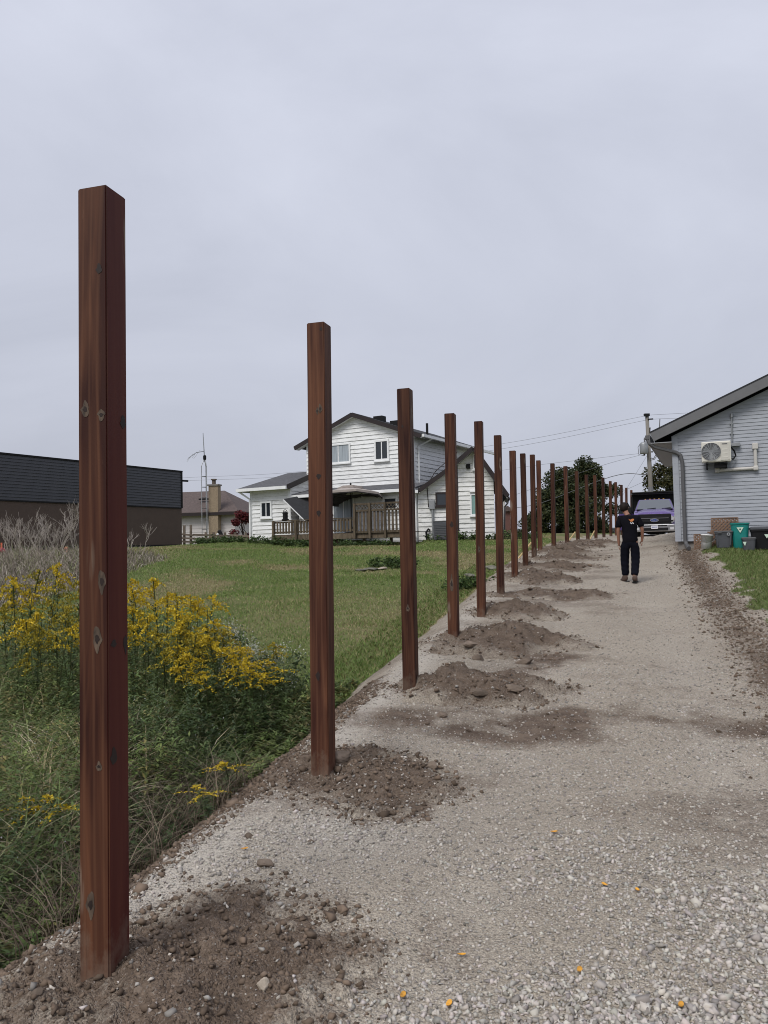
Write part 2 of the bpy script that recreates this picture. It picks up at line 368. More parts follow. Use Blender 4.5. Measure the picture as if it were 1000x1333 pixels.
MT['rail'] = plain('grey_rail_wood', (0.155, 0.125, 0.10), 0.9, var=0.3, rnd=0.2)
MT['purple'] = plain('purple_paint', (0.115, 0.075, 0.235), 0.26, var=0.05, coat=0.6, metal=0.3)
MT['chrome'] = plain('chrome', (0.42, 0.42, 0.43), 0.32, metal=0.9, var=0.05)
MT['lamp'] = plain('headlight_lens', (0.5, 0.5, 0.52), 0.15, var=0.2)
MT['amber'] = plain('amber_lens', (0.60, 0.30, 0.09), 0.2, var=0.1)
MT['tyre'] = plain('tyre_rubber', (0.02, 0.02, 0.02), 0.85, bmp=0.3)
MT['windscreen'] = glass_mat('windscreen_glass', (0.10, 0.11, 0.125), 0.08)
MT['plate'] = plain('number_plate_white', (0.72, 0.73, 0.76), 0.4, var=0.05)
MT['blue'] = plain('plate_blue', (0.03, 0.06, 0.25), 0.4)
MT['skin'] = plain('skin', (0.27, 0.13, 0.085), 0.6, var=0.1)
MT['shirt'] = plain('black_tshirt', (0.0065, 0.0062, 0.009), 0.95, spec=0.08, var=0.25, bmp=0.3, bscale=14)
MT['jeans'] = plain('dark_navy_trousers', (0.006, 0.0065, 0.011), 0.95, spec=0.08, var=0.3, bmp=0.3, bscale=12)
MT['boot'] = plain('brown_boot', (0.085, 0.055, 0.042), 0.8, var=0.2)
MT['hair'] = plain('dark_brown_hair', (0.013, 0.008, 0.0065), 0.7, spec=0.2, var=0.4, scale=40)
MT['orange'] = plain('orange_print', (0.55, 0.20, 0.07), 0.8)
MT['print_white'] = plain('white_print', (0.6, 0.6, 0.62), 0.7)
MT['rock'] = plain('field_stone', (0.155, 0.122, 0.096), 0.9, spec=0.1, var=0.4, scale=8, bmp=0.8, bscale=25, rnd=0.25)
MT['pale_rock'] = plain('pale_limestone', (0.36, 0.31, 0.25), 0.9, var=0.3, scale=8, bmp=0.8, bscale=25)
MT['knot_pale'] = plain('pale_knot', (0.078, 0.054, 0.038), 0.75, var=0.75, scale=45, stretch=(1, 1, .3))
MT['knot_dark'] = plain('dark_knot', (0.020, 0.011, 0.009), 0.7, var=0.4, scale=60)
MT['leaf_yellow'] = plain('yellow_leaf', (0.62, 0.30, 0.035), 0.6, var=0.35, scale=30, rnd=0.2)
MT['veg'] = vcol('foliage', 0.6, 0.3, 0.25)
MT['dryveg'] = vcol('dry_stems', 0.85, 0.15, 0.1)
MT['stones'] = vcol('crushed_limestone', 0.85, 0.2)
MT['clods'] = vcol('soil_clods', 0.95, 0.1)
MT['bark'] = plain('bark', (0.055, 0.042, 0.034), 0.95, var=0.35, bmp=0.6, bscale=20)
MT['shed'] = plain('red_brown_shed', (0.13, 0.06, 0.05), 0.8, var=0.15)
MT['carwhite'] = plain('white_car_paint', (0.66, 0.67, 0.69), 0.3, var=0.05, coat=0.4)
MT['cargrey'] = plain('grey_car_paint', (0.19, 0.20, 0.22), 0.3, var=0.05, coat=0.4)
MT['orange_flag'] = plain('orange_marker', (0.75, 0.17, 0.09), 0.6)
MT['red'] = plain('faded_red', (0.30, 0.04, 0.06), 0.7)
MT['fresh_wood'] = plain('fresh_wood', (0.46, 0.34, 0.17), 0.8, var=0.15)
MT['slab'] = plain('mossy_slab', (0.13, 0.125, 0.095), 0.9, var=0.45, bmp=0.6)

# ------------------------------------------------------------------ fence post data (pixel top, pixel base, distance) -> places
PD = [(134,252,137,1262,3.2),(415,423,421,1006,5.66),(527,507,535,895,8.12),(587,539,591,838,10.57),(624,549,627,804,13.0),
      (648.5,567,652,773,15.3),(667.5,587,670.5,755,17.76),(681,590.5,684.5,740,20.15),(693,592,695.5,725,22.5),(701,599.5,703.5,720,24.8),
      (719,603.5,721,711.4,27.2),(736,607,738.5,707.6,29.6),(751,613.5,752.5,704.6,32.0),(763.5,618,765.5,701.7,34.4),
      (774.5,618.7,776,701.7,36.7),(785,621.8,786.3,698.4,39.0),(794.5,626.4,795.5,697.9,41.3),(801.7,627.7,802.5,697,43.6),
      (809,631.3,809.5,696,45.9),(815.5,635,816,696,48.3),(822,638,822.5,696,50.6)]
POST = []
for (xt, yt, xb, yb, Y) in PD:
    b_ = U(xb, yb, Y); t_ = U(xt, yt, Y); POST.append((b_.x, Y, b_.z, t_.z, t_.x-b_.x))
PX = np.array([p[0] for p in POST]); PY = np.array([p[1] for p in POST])
def line_x(Y):
    Y = np.asarray(Y, dtype=float)
    x = np.interp(Y, PY, PX)
    x = np.where(Y < PY[0], PX[0]+(Y-PY[0])*0.287, x)
    return np.where(Y > PY[-1], PX[-1]+(Y-PY[-1])*0.44, x)
DY = [-40, 0, 3.2, 5.66, 8.12, 10.57, 13, 15.3, 17.8, 20.2, 22.5, 24.8, 27.2, 29.6, 34, 39, 44, 60, 100, 300, 1500]
DH = [-3.0, -1.84, -1.75, -1.69, -1.51, -1.37, -1.22, -1.03, -.86, -.66, -.47, -.32, -.17, -.07, .06, .20, .30, .42, .3, 0.0, -2.0]
LY = [-40, 0, 5, 10, 15, 20, 25, 30, 36, 40, 60, 100, 300, 1500]
LH = [-5, -2.6, -2.2, -1.80, -1.42, -1.0, -.56, -.11, .36, .45, .55, .4, 0.0, -2.0]
WY = [-20, 0, 7, 14, 22, 30, 40, 60]
WX = [3.3, 3.3, 3.62, 3.85, 4.1, 4.6, 5.0, 5.0]
def smooth_interp(x, xs, ys):
    d = 1.1
    return (np.interp(x-d, xs, ys)+2*np.interp(x, xs, ys)+np.interp(x+d, xs, ys))/4
# soil spoil heaps: (cx, cy, rx, ry, height, rot)
MOUND = [(-0.98, 3.22, 0.80, 0.74, 0.105, 0.25), (-0.22, 5.62, 0.66, 0.62, 0.10, 0.0), (0.88, 8.05, 1.0, 0.62, 0.22, -0.1), (1.55, 10.5, 1.0, 0.8, 0.26, 0.1),
         (2.15, 13.2, 0.75, 0.8, 0.26, 0.5), (3.15, 15.3, 1.25, 0.75, 0.13, -0.25), (3.6, 17.9, 0.9, 0.95, 0.24, 0.3), (4.5, 20.1, 1.3, 0.7, 0.15, -0.1),
         (5.2, 22.5, 1.25, 0.85, 0.17, 0.0), (5.75, 24.8, 1.25, 0.85, 0.17, 0.0), (6.6, 27.2, 1.3, 0.95, 0.15, 0.0), (7.7, 29.6, 1.4, 1.0, 0.15, 0.0)]
def mound_r(i, X, Y):
    cx, cy, rx, ry, hh, ro = MOUND[i]
    c, s = math.cos(ro), math.sin(ro); dx, dy = X-cx, Y-cy
    u = (dx*c+dy*s)/rx; v = (-dx*s+dy*c)/ry
    return np.sqrt(u*u+v*v) + 0.95*(fbm(X*1.5, Y*1.5, 31+i, 4)-0.5) + 0.45*(fbm(X*5.5, Y*5.5, 37+i, 3)-0.5)
def cross(X, Y):
    t = (X-line_x(Y))*0.955
    Wd = np.interp(Y, WY, WX)
    return t, Wd
def Hbase(X, Y):
    X = np.asarray(X, float); Y = np.asarray(Y, float)
    t, Wd = cross(X, Y)
    D = smooth_interp(Y, DY, DH)
    L = smooth_interp(Y, LY, LH)
    L = L-0.24*np.exp(-((Y-33.9)/2.0)**2)*sst(2.4, 0.9, X)*sst(-9.5, -7.0, X)
    k = sst(-6, -12, X); L = L*(1-k) + np.minimum(L, 0.10)*k
    L = L + 0.10*(fbm(X*0.25, Y*0.25, 3, 3)-0.5)
    D = D + 0.30*sst(1.6, 4.2, t)*sst(17, 25, Y)*(1-sst(31, 42, Y))
    wob = 0.35*(fbm(X*0.9, Y*0.9, 5, 3)-0.5)
    e = sst(-0.30, -1.25, t+wob)
    h = D*(1-e)+L*e
    rgt = sst(Wd-0.25, Wd+1.1, t)*(1-sst(24, 34, Y))
    h = h + rgt*0.22
    onroad = (1-e)
    h = h + onroad*(0.05*(fbm(X*0.8, Y*0.8, 11, 3)-0.5) + 0.022*(fbm(X*4.5, Y*4.5, 12, 3)-0.5))
    rut = np.exp(-((t-1.25)/0.3)**2)+np.exp(-((t-2.75)/0.3)**2)
    return h - 0.025*rut*onroad*(Y < 40)
def H(X, Y):
    X = np.asarray(X, float); Y = np.asarray(Y, float); h = Hbase(X, Y)
    for i in range(len(MOUND)):
        cx, cy, rx, ry, hh, ro = MOUND[i]
        near = (abs(X-cx) < rx*1.5) & (abs(Y-cy) < ry*1.5)
        if near.any():
            r = mound_r(i, X, Y); h = np.where(near, np.maximum(h, mound_h(i, X, Y, r)), h)
    return h
def mound_h(i, X, Y, r=None):
    if r is None: r = mound_r(i, X, Y)
    hh = MOUND[i][4]
    b = np.clip(1-r, -0.35, 1); prof = np.where(b > 0, hh*np.sqrt(np.clip(b, 0, 1))*(0.55+0.45*b), b*0.25)
    rough = 0.16*(fbm(X*5, Y*5, 51+i, 5, 0.62)-0.5)+0.045*(fbm(X*26, Y*26, 61+i, 3)-0.5)
    return Hbase(X, Y) + prof*(0.25+1.5*fbm(X*2.9, Y*2.9, 71+i, 3)) + rough*np.clip(b*6, 0, 1) - 0.004
def h1(x, y): return float(H(np.array([x]), np.array([y]))[0])

# masks
def soil_mask(X, Y):
    t, Wd = cross(X, Y); s = np.zeros_like(X)
    for i in range(len(MOUND)):
        r = mound_r(i, X, Y); s = np.maximum(s, 1-sst(0.75, 1.4, r))
    n = fbm(X*1.1, Y*1.1, 21, 4)
    # smear of soil dragged across the driveway
    Xw = X+1.5*(fbm(X*.8, Y*.8, 131, 4)-.5); Yw = Y+1.3*(fbm(X*.8, Y*.8, 137, 4)-.5)
    def blob(cx, cy, rx, ry, a): return a*np.exp(-(((Xw-cx)/rx)**2+((Yw-cy)/ry)**2))
    s = np.maximum(s, blob(1.7, 7.1, 1.9, 0.6, 1.15)*(0.55+n)); s = np.maximum(s, blob(2.1, 9.4, 0.8, 0.6, 1.0)*(0.5+n))
    s = np.maximum(s, blob(3.4, 6.6, 1.3, 0.6, 0.95)*(0.55+n)); s = np.maximum(s, blob(-0.62, 3.6, 0.6, 0.5, 0.7)*(0.45+n))
    s = np.maximum(s, blob(0.5, 4.9, 0.9, 0.35, 0.35)*(0.4+n)); s = np.maximum(s, blob(2.6, 11.4, 0.8, 0.8, 0.35)*(0.4+n))
    s = np.maximum(s, blob(-0.25, 2.7, 0.35, 0.4, 0.5)*(0.4+n))
    s = s*(0.5+0.5*sst(0.34, 0.58, fbm(X*3.1, Y*3.1, 141, 4)))
    for i in range(len(MOUND)):
        s = np.maximum(s, 0.9*(1-sst(0.7, 1.2, mound_r(i, X, Y))))
    edge = np.exp(-((t-Wd-0.1)/0.42)**2)*(Y < 30); s = np.maximum(s, edge*(0.25+0.95*n))
    bank = sst(-0.34, -0.58, t)*(Y < 20); bank2 = np.where(Y > 9, bank*(0.15+0.5*n), bank*1.1)
    s = np.maximum(s, bank2)
    s = np.maximum(s, 0.50*sst(0.42, 0.75, fbm(X*0.6+4, Y*0.9, 23, 5, .6)))
    return np.clip(s, 0, 1)
def grass_mask(X, Y):
    t, Wd = cross(X, Y); n = fbm(X*1.6, Y*1.6, 25, 4)-0.5
    lo = np.interp(Y, [0, 4, 8, 11, 16, 22, 30], [-1.15, -1.05, -1.0, -0.95, -0.85, -0.7, -0.7])
    return np.clip(np.maximum(sst(lo+0.18, lo-0.2, t+n*0.5), sst(Wd+0.35, Wd+0.85, t+n*0.9)*(Y < 60)), 0, 1)
def pale_mask(X, Y):
    t, Wd = cross(X, Y)
    p = np.exp(-((t+0.22)/0.22)**2)*(Y < 16)*0.75
    def blob(cx, cy, rx, ry, a): return a*np.exp(-(((X-cx)/rx)**2+((Y-cy)/ry)**2))
    p = np.maximum(p, blob(-0.35, 4.75, 0.55, 0.38, 0.75))
    p = np.maximum(p, 0.42*(np.exp(-((t-1.3)/0.28)**2)+np.exp(-((t-2.8)/0.28)**2))*(fbm(X*0.7, Y*0.4, 33, 3)))
    p = np.maximum(p, 0.30*sst(8, 20, Y)*(fbm(X*0.5, Y*0.5, 29, 3)))
    return np.clip(p*(0.45+1.1*fbm(X*2, Y*2, 27, 3)), 0, 1)
def dry_mask(X, Y):
    d = sst(0.50, 0.70, fbm(X*0.35, Y*0.5, 41, 4))
    d = np.maximum(d, 0.95*np.exp(-(((X-0.2)/3.0)**2+((Y-15.5)/3.0)**2))*(0.3+fbm(X*1.2, Y*1.2, 43, 3)))
    d = np.maximum(d, sst(-7, -10, X)*sst(14, 19, Y)*(1-sst(30, 34, Y)))
    return np.clip(d, 0, 1)*(X < line_x(Y)+1)

# ------------------------------------------------------------------ ground sheet (fan grid from the viewpoint, fine near, coarse far)
ang = np.concatenate([np.radians(np.arange(-180, -44, 8.0)), np.radians(np.arange(-42, 42.01, 0.18)), np.radians(np.arange(44, 180.1, 8.0))])
rad = [0.05, 0.4, 0.8, 1.2]
while rad[-1] < 55: rad.append(rad[-1]*1.0098)
while rad[-1] < 1900: rad.append(rad[-1]*1.10)
rad = np.array(rad)
RR, AA = np.meshgrid(rad, ang, indexing='ij')
GX = (RR*np.sin(AA)).ravel(); GY = (RR*np.cos(AA)).ravel()
GZ = Hbase(GX, GY)
nr, na = RR.shape
idx = np.arange(nr*na).reshape(nr, na)
FQ = np.stack([idx[:-1, :-1], idx[:-1, 1:], idx[1:, 1:], idx[1:, :-1]], -1).reshape(-1, 4)[:, ::-1]
fcx = GX[FQ].mean(1); fcy = GY[FQ].mean(1)
gm_v, sm_v, pm_v, dm_v = grass_mask(GX, GY), soil_mask(GX, GY), pale_mask(GX, GY), dry_mask(GX, GY)
tf, Wf = cross(fcx, fcy)
isdrive = (tf > -1.6) & (grass_mask(fcx, fcy) < 0.5) & (fcy > -15) & (fcy < 75) & (tf < Wf+1.2)
islot = (fcx < -11.2) & (fcy > 28.5) & (fcy < 30.6)
def sub(mask, name):
    fq = FQ[mask]; u, inv = np.unique(fq, return_inverse=True)
    V = np.stack([GX[u], GY[u], GZ[u]], 1); gmx = gm_v[u].copy(); pmx = pm_v[u].copy()
    if name == 'gravel_lot': gmx[:] = 0.1; pmx[:] = 0.8
    me = npmesh(name, V, inv.reshape(fq.shape), True, dict(soil=sm_v[u], grassy=gmx, pale=pmx, dry=dm_v[u]))
    return tag(link(name, me, MT['ground']), kind='structure')
sub(isdrive, 'driveway'); sub(islot & ~isdrive, 'gravel_lot'); sub(~isdrive & ~islot, 'ground')

# ------------------------------------------------------------------ spoil heaps, one at the foot of each of the nearer posts
ORD = ['first', 'second', 'third', 'fourth', 'fifth', 'sixth', 'seventh', 'eighth', 'ninth', 'tenth', 'eleventh', 'twelfth', 'thirteenth',
       'fourteenth', 'fifteenth', 'sixteenth', 'seventeenth', 'eighteenth', 'nineteenth', 'twentieth', 'twenty-first']
for i, (cx, cy, rx, ry, hh, ro) in enumerate(MOUND):
    n = int(max(30, min(150, 420/cy)))
    a = np.linspace(-1.45, 1.45, n); A, B = np.meshgrid(a*rx, a*ry, indexing='ij')
    c, s = math.cos(ro), math.sin(ro)
    X = (cx+A*c-B*s).ravel(); Y = (cy+A*s+B*c).ravel(); r = mound_r(i, X, Y); Z = mound_h(i, X, Y, r)
    ii = np.arange(n*n).reshape(n, n)
    fq = np.stack([ii[:-1, :-1], ii[1:, :-1], ii[1:, 1:], ii[:-1, 1:]], -1).reshape(-1, 4)
    fq = fq[(r[fq] < 1.12).any(1)]
    u, inv = np.unique(fq, return_inverse=True)
    base = np.array([cx, cy, float(Hbase(np.array([cx]), np.array([cy]))[0])])
    me = npmesh('dirt_mound', np.stack([X[u], Y[u], Z[u]], 1)-base, inv.reshape(fq.shape), True,
                dict(soil=np.clip(1.05-0.62*sst(0.35, 1.1, r[u])+0.9*(fbm(X[u]*3, Y[u]*3, 91, 3)-0.5), 0, 1), grassy=0*r[u], pale=0*r[u], dry=0*r[u]))
    o = link('dirt_mound', me, MT['ground'], None, tuple(base))
    lab = 'broad heap of brown soil dug out round the nearest post' if i == 0 else 'low heap of dug brown soil at the foot of the %s post from the front' % ORD[i]
    tag(o, lab, 'dirt mound', 'heaps of soil along the post row')

# ------------------------------------------------------------------ loose stones and clods (too many to count)
ICO = bmesh.new(); bmesh.ops.create_icosphere(ICO, subdivisions=1, radius=1.0)
IV = np.array([v.co[:] for v in ICO.verts]); IFc = np.array([[v.index for v in f.verts] for f in ICO.faces]); ICO.free()
CVx = np.array([(x, y, z) for z in (-.75, .75) for y in (-.75, .75) for x in (-.75, .75)], float)
CFx = np.array([(0,2,3),(0,3,1),(4,5,7),(4,7,6),(0,1,5),(0,5,4),(2,6,7),(2,7,3),(0,4,6),(0,6,2),(1,3,7),(1,7,5)])
OV = np.array([(1,0,0),(-1,0,0),(0,1,0),(0,-1,0),(0,0,1),(0,0,-1)], float)
OF = np.array([(0,2,4),(2,1,4),(1,3,4),(3,0,4),(2,0,5),(1,2,5),(3,1,5),(0,3,5)])
def rotm(n):
    q = rng.normal(size=(n, 4)); q /= np.linalg.norm(q, axis=1)[:, None]; w_, x, y, z = q.T
    return np.stack([np.stack([1-2*(y*y+z*z), 2*(x*y-z*w_), 2*(x*z+y*w_)], -1), np.stack([2*(x*y+z*w_), 1-2*(x*x+z*z), 2*(y*z-x*w_)], -1),
                     np.stack([2*(x*z-y*w_), 2*(y*z+x*w_), 1-2*(x*x+y*y)], -1)], 1)
def scatter(name, X, Y, S, cols, mat, tv=IV, tf_=IFc, sink=0.25, flat=0.7):
    n = len(X); k = len(tv); Z = H(X, Y)
    sc3 = S[:, None]*np.stack([rng.uniform(.8, 1.3, n), rng.uniform(.6, 1.0, n), rng.uniform(.45, .8, n)*flat/0.7], 1)
    v = tv[None]*sc3[:, None, :]*rng.uniform(*((0.55, 1.25) if k == 8 else (0.6, 1.28)), (n, k, 1))*(1+(rng.uniform(-.3, .3, (n, k, 3)) if k == 8 else 0))
    Rm = rotm(n); v = np.einsum('nij,nkj->nki', Rm, v)
    v[:, :, 2] *= 0.8
    v += np.stack([X, Y, Z+S*sink], 1)[:, None, :]
    f = (tf_[None]+(np.arange(n)*k)[:, None, None]).reshape(-1, 3)
    me = npmesh(name, v.reshape(-1, 3), f, False, None, np.repeat(cols, k, 0))
    return link(name, me, mat)
def coarse(X, Y):
    t, Wd = cross(X, Y); c = 0.25*fbm(X*0.9, Y*0.9, 81, 3)
    def blob(cx, cy, rx, ry, a): return a*np.exp(-(((X-cx)/rx)**2+((Y-cy)/ry)**2))
    c = np.maximum(c, blob(0.55, 2.55, 1.0, 0.42, 1.1)); c = np.maximum(c, blob(1.75, 3.4, 0.75, 1.0, 0.95)); c = np.maximum(c, blob(1.3, 4.2, 0.9, 0.5, 0.6))
    c = np.maximum(c, blob(1.0, 2.9, 1.6, 0.35, 0.8)); c = np.maximum(c, blob(-0.35, 4.75, 0.6, 0.4, 0.55)); c = np.maximum(c, blob(2.2, 2.2, 1.2, 0.9, 0.9))
    return np.clip(c*(0.55+0.9*fbm(X*2.5, Y*2.5, 83, 3)), 0, 1)
def sample(n, y0, y1, power):
    Y = y0+(y1-y0)*rng.random(n)**power
    X = line_x(Y)+rng.uniform(-0.75, 1.0, n)*0 + rng.uniform(-0.55, np.interp(Y, WY, WX)+0.9, n); return X, Y
X, Y = sample(170000, 1.9, 9.0, 1.7)
inview = np.abs(X/Y) < 0.58
c = coarse(X, Y); sm = soil_mask(X, Y)
keep = inview & (rng.random(len(X)) < (0.17+0.83*c)*(1-0.97*np.clip(sm*1.5, 0, 1))) & (grass_mask(X, Y) < 0.3)
X, Y, c = X[keep][:52000], Y[keep][:52000], c[keep][:52000]
S = (0.0050+0.0105*rng.random(len(X))**2.0)*(0.62+0.72*c)*(1+0.6*(rng.random(len(X)) < 0.06))
g = rng.uniform(0.22, 0.52, len(X)); cols = np.stack([g*1.05, g*0.965, g*0.87], 1)*rng.uniform(.97, 1.03, (len(X), 3))
tag(scatter('crushed_stone', X, Y, S, cols, MT['stones'], CVx, CFx), 'loose pale crushed limestone strewn over the near driveway', 'gravel', kind='stuff')
X, Y = sample(95000, 3.0, 32.0, 2.1)
keep = (rng.random(len(X)) < sst(2.6, 5.5, Y)) & (rng.random(len(X)) < (0.75-0.5*soil_mask(X, Y))) & (grass_mask(X, Y) < 0.3) & (np.abs(X/Y) < 0.58)
X, Y = X[keep], Y[keep]; S = 0.0055+0.012*rng.random(len(X))**2.4
g = rng.uniform(0.16, 0.52, len(X)); cols = np.stack([g*1.05, g*0.96, g*0.85], 1)
tag(scatter('fine_gravel', X, Y, S, cols, MT['stones'], OV, OF), 'fine grey gravel scattered along the far driveway', 'gravel', kind='stuff')
# soil clods on the heaps, the bank and the right verge
cx_, cy_ = [], []
for i, (mx_, my_, rx, ry, hh, ro) in enumerate(MOUND):
    n = int(9000/(1+0.5*my_)); a = rng.uniform(-1.3, 1.3, (2, n)); x = mx_+a[0]*rx; y = my_+a[1]*ry
    k = mound_r(i, x, y) < 1.05+0.25*rng.random(n); cx_.append(x[k]); cy_.append(y[k])
n = 9000; y = rng.uniform(4, 24, n)*rng.random(n)**0.35+2; x = line_x(y)+np.interp(y, WY, WX)/0.955+0.1+rng.normal(0, 0.27, n); k = y < 23; cx_.append(x[k]); cy_.append(y[k])
n = 9000; y = rng.uniform(2.4, 8.5, n); x = line_x(y)-rng.uniform(0.3, 1.25, n); cx_.append(x); cy_.append(y)
n = 12000; x = rng.uniform(-1.5, 4.5, n); y = rng.uniform(2.3, 12, n); k = rng.random(n) < (soil_mask(x, y)-.5)*1.6; cx_.append(x[k]); cy_.append(y[k])
X = np.concatenate(cx_); Y = np.concatenate(cy_)
S = (0.005+0.016*rng.random(len(X))**3.5+0.022*(rng.random(len(X)) < .005))*(0.8+0.03*Y)
g = rng.uniform(0.55, 1.35, len(X)); cols = np.array([[0.145, 0.108, 0.081]])*g[:, None]
st = rng.random(len(X)) < 0.05; cols[st] = np.array([[0.30, 0.28, 0.255]])*g[st][:, None]
tag(scatter('soil_clods', X, Y, S, cols, MT['clods'], CVx, CFx, flat=0.9), 'crumbs of brown soil strewn over heaps and verges', 'soil', kind='stuff')

# ------------------------------------------------------------------ fence posts
PW = 0.139
KNOT = {0: [(111, 533, 12, 22, 'f', False), (132, 540, 11, 16, 'f', False), (133, 757, 12, 30, 'f', False), (127, 832, 13, 34, 'f', False), (118, 1178, 13, 34, 'f', False), (129, 998, 9, 12, 'f', False), (160, 550, 12, 18, 'r', True), (163, 838, 9, 24, 'r', True), (148, 838, 12, 10, 'r', True), (148, 985, 14, 22, 'r', True), (129, 350, 9, 14, 'f', True)],
        1: [(417, 532, 6, 12, 'f', False), (413, 535, 4, 9, 'f', False), (415, 620, 7, 7, 'f', True), (415, 668, 6, 8, 'f', True), (418, 428, 4, 5, 'f', True), (414, 880, 6, 12, 'f', True)],
        2: [(531, 792, 5, 9, 'f', False), (524, 555, 3, 4, 'f', True)], 3: [(588, 760, 5, 22, 'f', False), (588, 683, 5, 8, 'f', True)], 4: [(624, 715, 3, 9, 'f', False)]}
plabels = ['nearest and tallest red-brown square timber post, left of the driveway, with pale knots',
           'second red-brown timber post from the front, in front of the white house deck',
           'third red-brown timber post from the front, before the corner of the white house']
for i, (x, y, zb, zt, lean) in enumerate(POST):
    d = Vector((line_x(y+1.0)-line_x(y-1.0), 2.0, 0)).normalized() if 0 < i else Vector((0.27, 0.963, 0))
    rz = -math.atan2(d.x, d.y)+(random.uniform(-.04, .04) if i else 0)
    zg = zb-0.18; L = zt-zg
    bm = bmesh.new(); bmesh.ops.create_cube(bm, size=1.0)
    bmesh.ops.scale(bm, vec=(PW, PW, L), verts=bm.verts); bmesh.ops.translate(bm, vec=(0, 0, L/2), verts=bm.verts)
    bmesh.ops.bevel(bm, geom=bm.edges[:], offset=0.006, segments=2, affect='EDGES')
    me = bpy.data.meshes.new('fence_post'); bm.to_mesh(me); bm.free()
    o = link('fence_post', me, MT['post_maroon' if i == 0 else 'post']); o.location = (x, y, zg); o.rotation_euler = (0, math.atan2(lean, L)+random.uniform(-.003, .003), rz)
    MWp = Matrix.Translation(o.location) @ o.rotation_euler.to_matrix().to_4x4(); inv_ = MWp.inverted()
    for (kx, ky, kw, kh, side, dark_) in KNOT.get(i, []):
        r0_ = inv_ @ Vector((0, 0, 0)); d_ = (inv_.to_3x3() @ ray(kx, ky)); ax = 1 if side == 'f' else 0; sg = -1 if side == 'f' else 1
        kk = (sg*PW/2-r0_[ax])/d_[ax]; pl = r0_+d_*kk; s_ = y/1000.; ow = 1-ax
        def kshape(wx, hz, dz=0.0, n_=26):
            out = []
            for q in range(n_):
                tq = 2*math.pi*q/n_; c_, s2 = math.cos(tq), math.sin(tq); rr_ = 1+.13*math.sin(3*tq+kx)+.09*math.sin(5*tq+ky)
                v_ = [0, 0, pl.z+hz*s_*.5*s2*abs(s2)**.8*rr_+dz]; v_[ow] = max(-PW/2+.007, min(PW/2-.007, pl[ow]+wx*s_*.5*c_*abs(c_)**.1*rr_)); v_[ax] = sg*(PW/2+.0004); out.append(Vector(v_))
            return out
        ex_ = Vector((0, 0, 0)); ex_[ax] = sg*.0010
        ROOT[o.name] = Vector((0, 0, 0))
        kn0 = MB().prism(kshape(kw, kh), ex_).build('knot', MT['knot_dark' if dark_ else 'knot_pale'], o)
        if not dark_: MB().prism([v_+ex_*1.2 for v_ in kshape(kw*.55, kh*.34)], ex_*.6).build('knot_heart', MT['knot_dark'], kn0)
    lab = plabels[i] if i < 3 else 'red-brown square timber post, %s from the front of the row' % ORD[i]
    if i == len(POST)-1: lab = 'farthest and smallest red-brown timber post, beside the black dump box'
    tag(o, lab, 'fence post', 'row of timber fence posts along the driveway')

# ------------------------------------------------------------------ buildings
class Wall:
    """vertical wall frame: a runs along u (to the left and away), b is height, c is out of the wall"""
    def __init__(s, O, ang):
        s.O = Vector((O[0], O[1], 0)); s.u = Vector((-math.cos(ang), math.sin(ang), 0)); s.n = Vector((-math.sin(ang), -math.cos(ang), 0))
    def P(s, a, b, c=0.0): return s.O+s.u*a+Vector((0,0,b))+s.n*c
    def px(s, x, y):
        d = ray(x, y); k = s.O.dot(s.n)/d.dot(s.n); p = d*k; return ((p-s.O).dot(s.u), p.z)
    def off(s, c):
        w_ = Wall(s.O+s.n*c, 0); w_.u = s.u; w_.n = s.n; return w_
def clip_poly(poly, b0, b1):
    def half(pl, val, keep_above):
        out = []
        for i in range(len(pl)):
            p, q = pl[i], pl[(i+1) % len(pl)]
            ip = (p[1] >= val) if keep_above else (p[1] <= val); iq = (q[1] >= val) if keep_above else (q[1] <= val)
            if ip: out.append(p)
            if ip != iq:
                f = (val-p[1])/(q[1]-p[1]); out.append((p[0]+(q[0]-p[0])*f, val))
        return out
    pl = half(poly, b0, True)
    return half(pl, b1, False) if len(pl) > 2 else []
def siding(W, poly, parent, mat, course=0.2, proud=0.022, backing=True, base=None, thick=0.15, wallmat=None):
    if backing:
        MB().prism([W.P(a, b, 0) for a, b in poly], W.n*-thick).build('wall', wallmat or mat, parent)
    lo = min(b for a, b in poly) if base is None else base; hi = max(b for a, b in poly); j = 0
    while lo+j*course < hi-0.01:
        b0, b1 = lo+j*course, min(lo+(j+1)*course, hi); j += 1
        pl = clip_poly(poly, b0, b1)
        if len(pl) < 3: continue
        mb = MB(); n = len(pl)
        back = [W.P(a, b, 0.001) for a, b in pl]; front = [W.P(a, b, proud-(proud-0.006)*(b-b0)/course) for a, b in pl]
        mb.add(back+front, [tuple(reversed(range(n))), tuple(range(n, 2*n))]+[(i, (i+1) % n, (i+1) % n+n, i+n) for i in range(n)])
        mb.build('siding_board', mat, parent)
def wbox(W, a0, a1, b0, b1, c0, c1):
    return MB().box(W.P((a0+a1)/2, (b0+b1)/2, (c0+c1)/2), (abs(a1-a0), abs(c1-c0), abs(b1-b0)), W.u, W.n, (0,0,1))
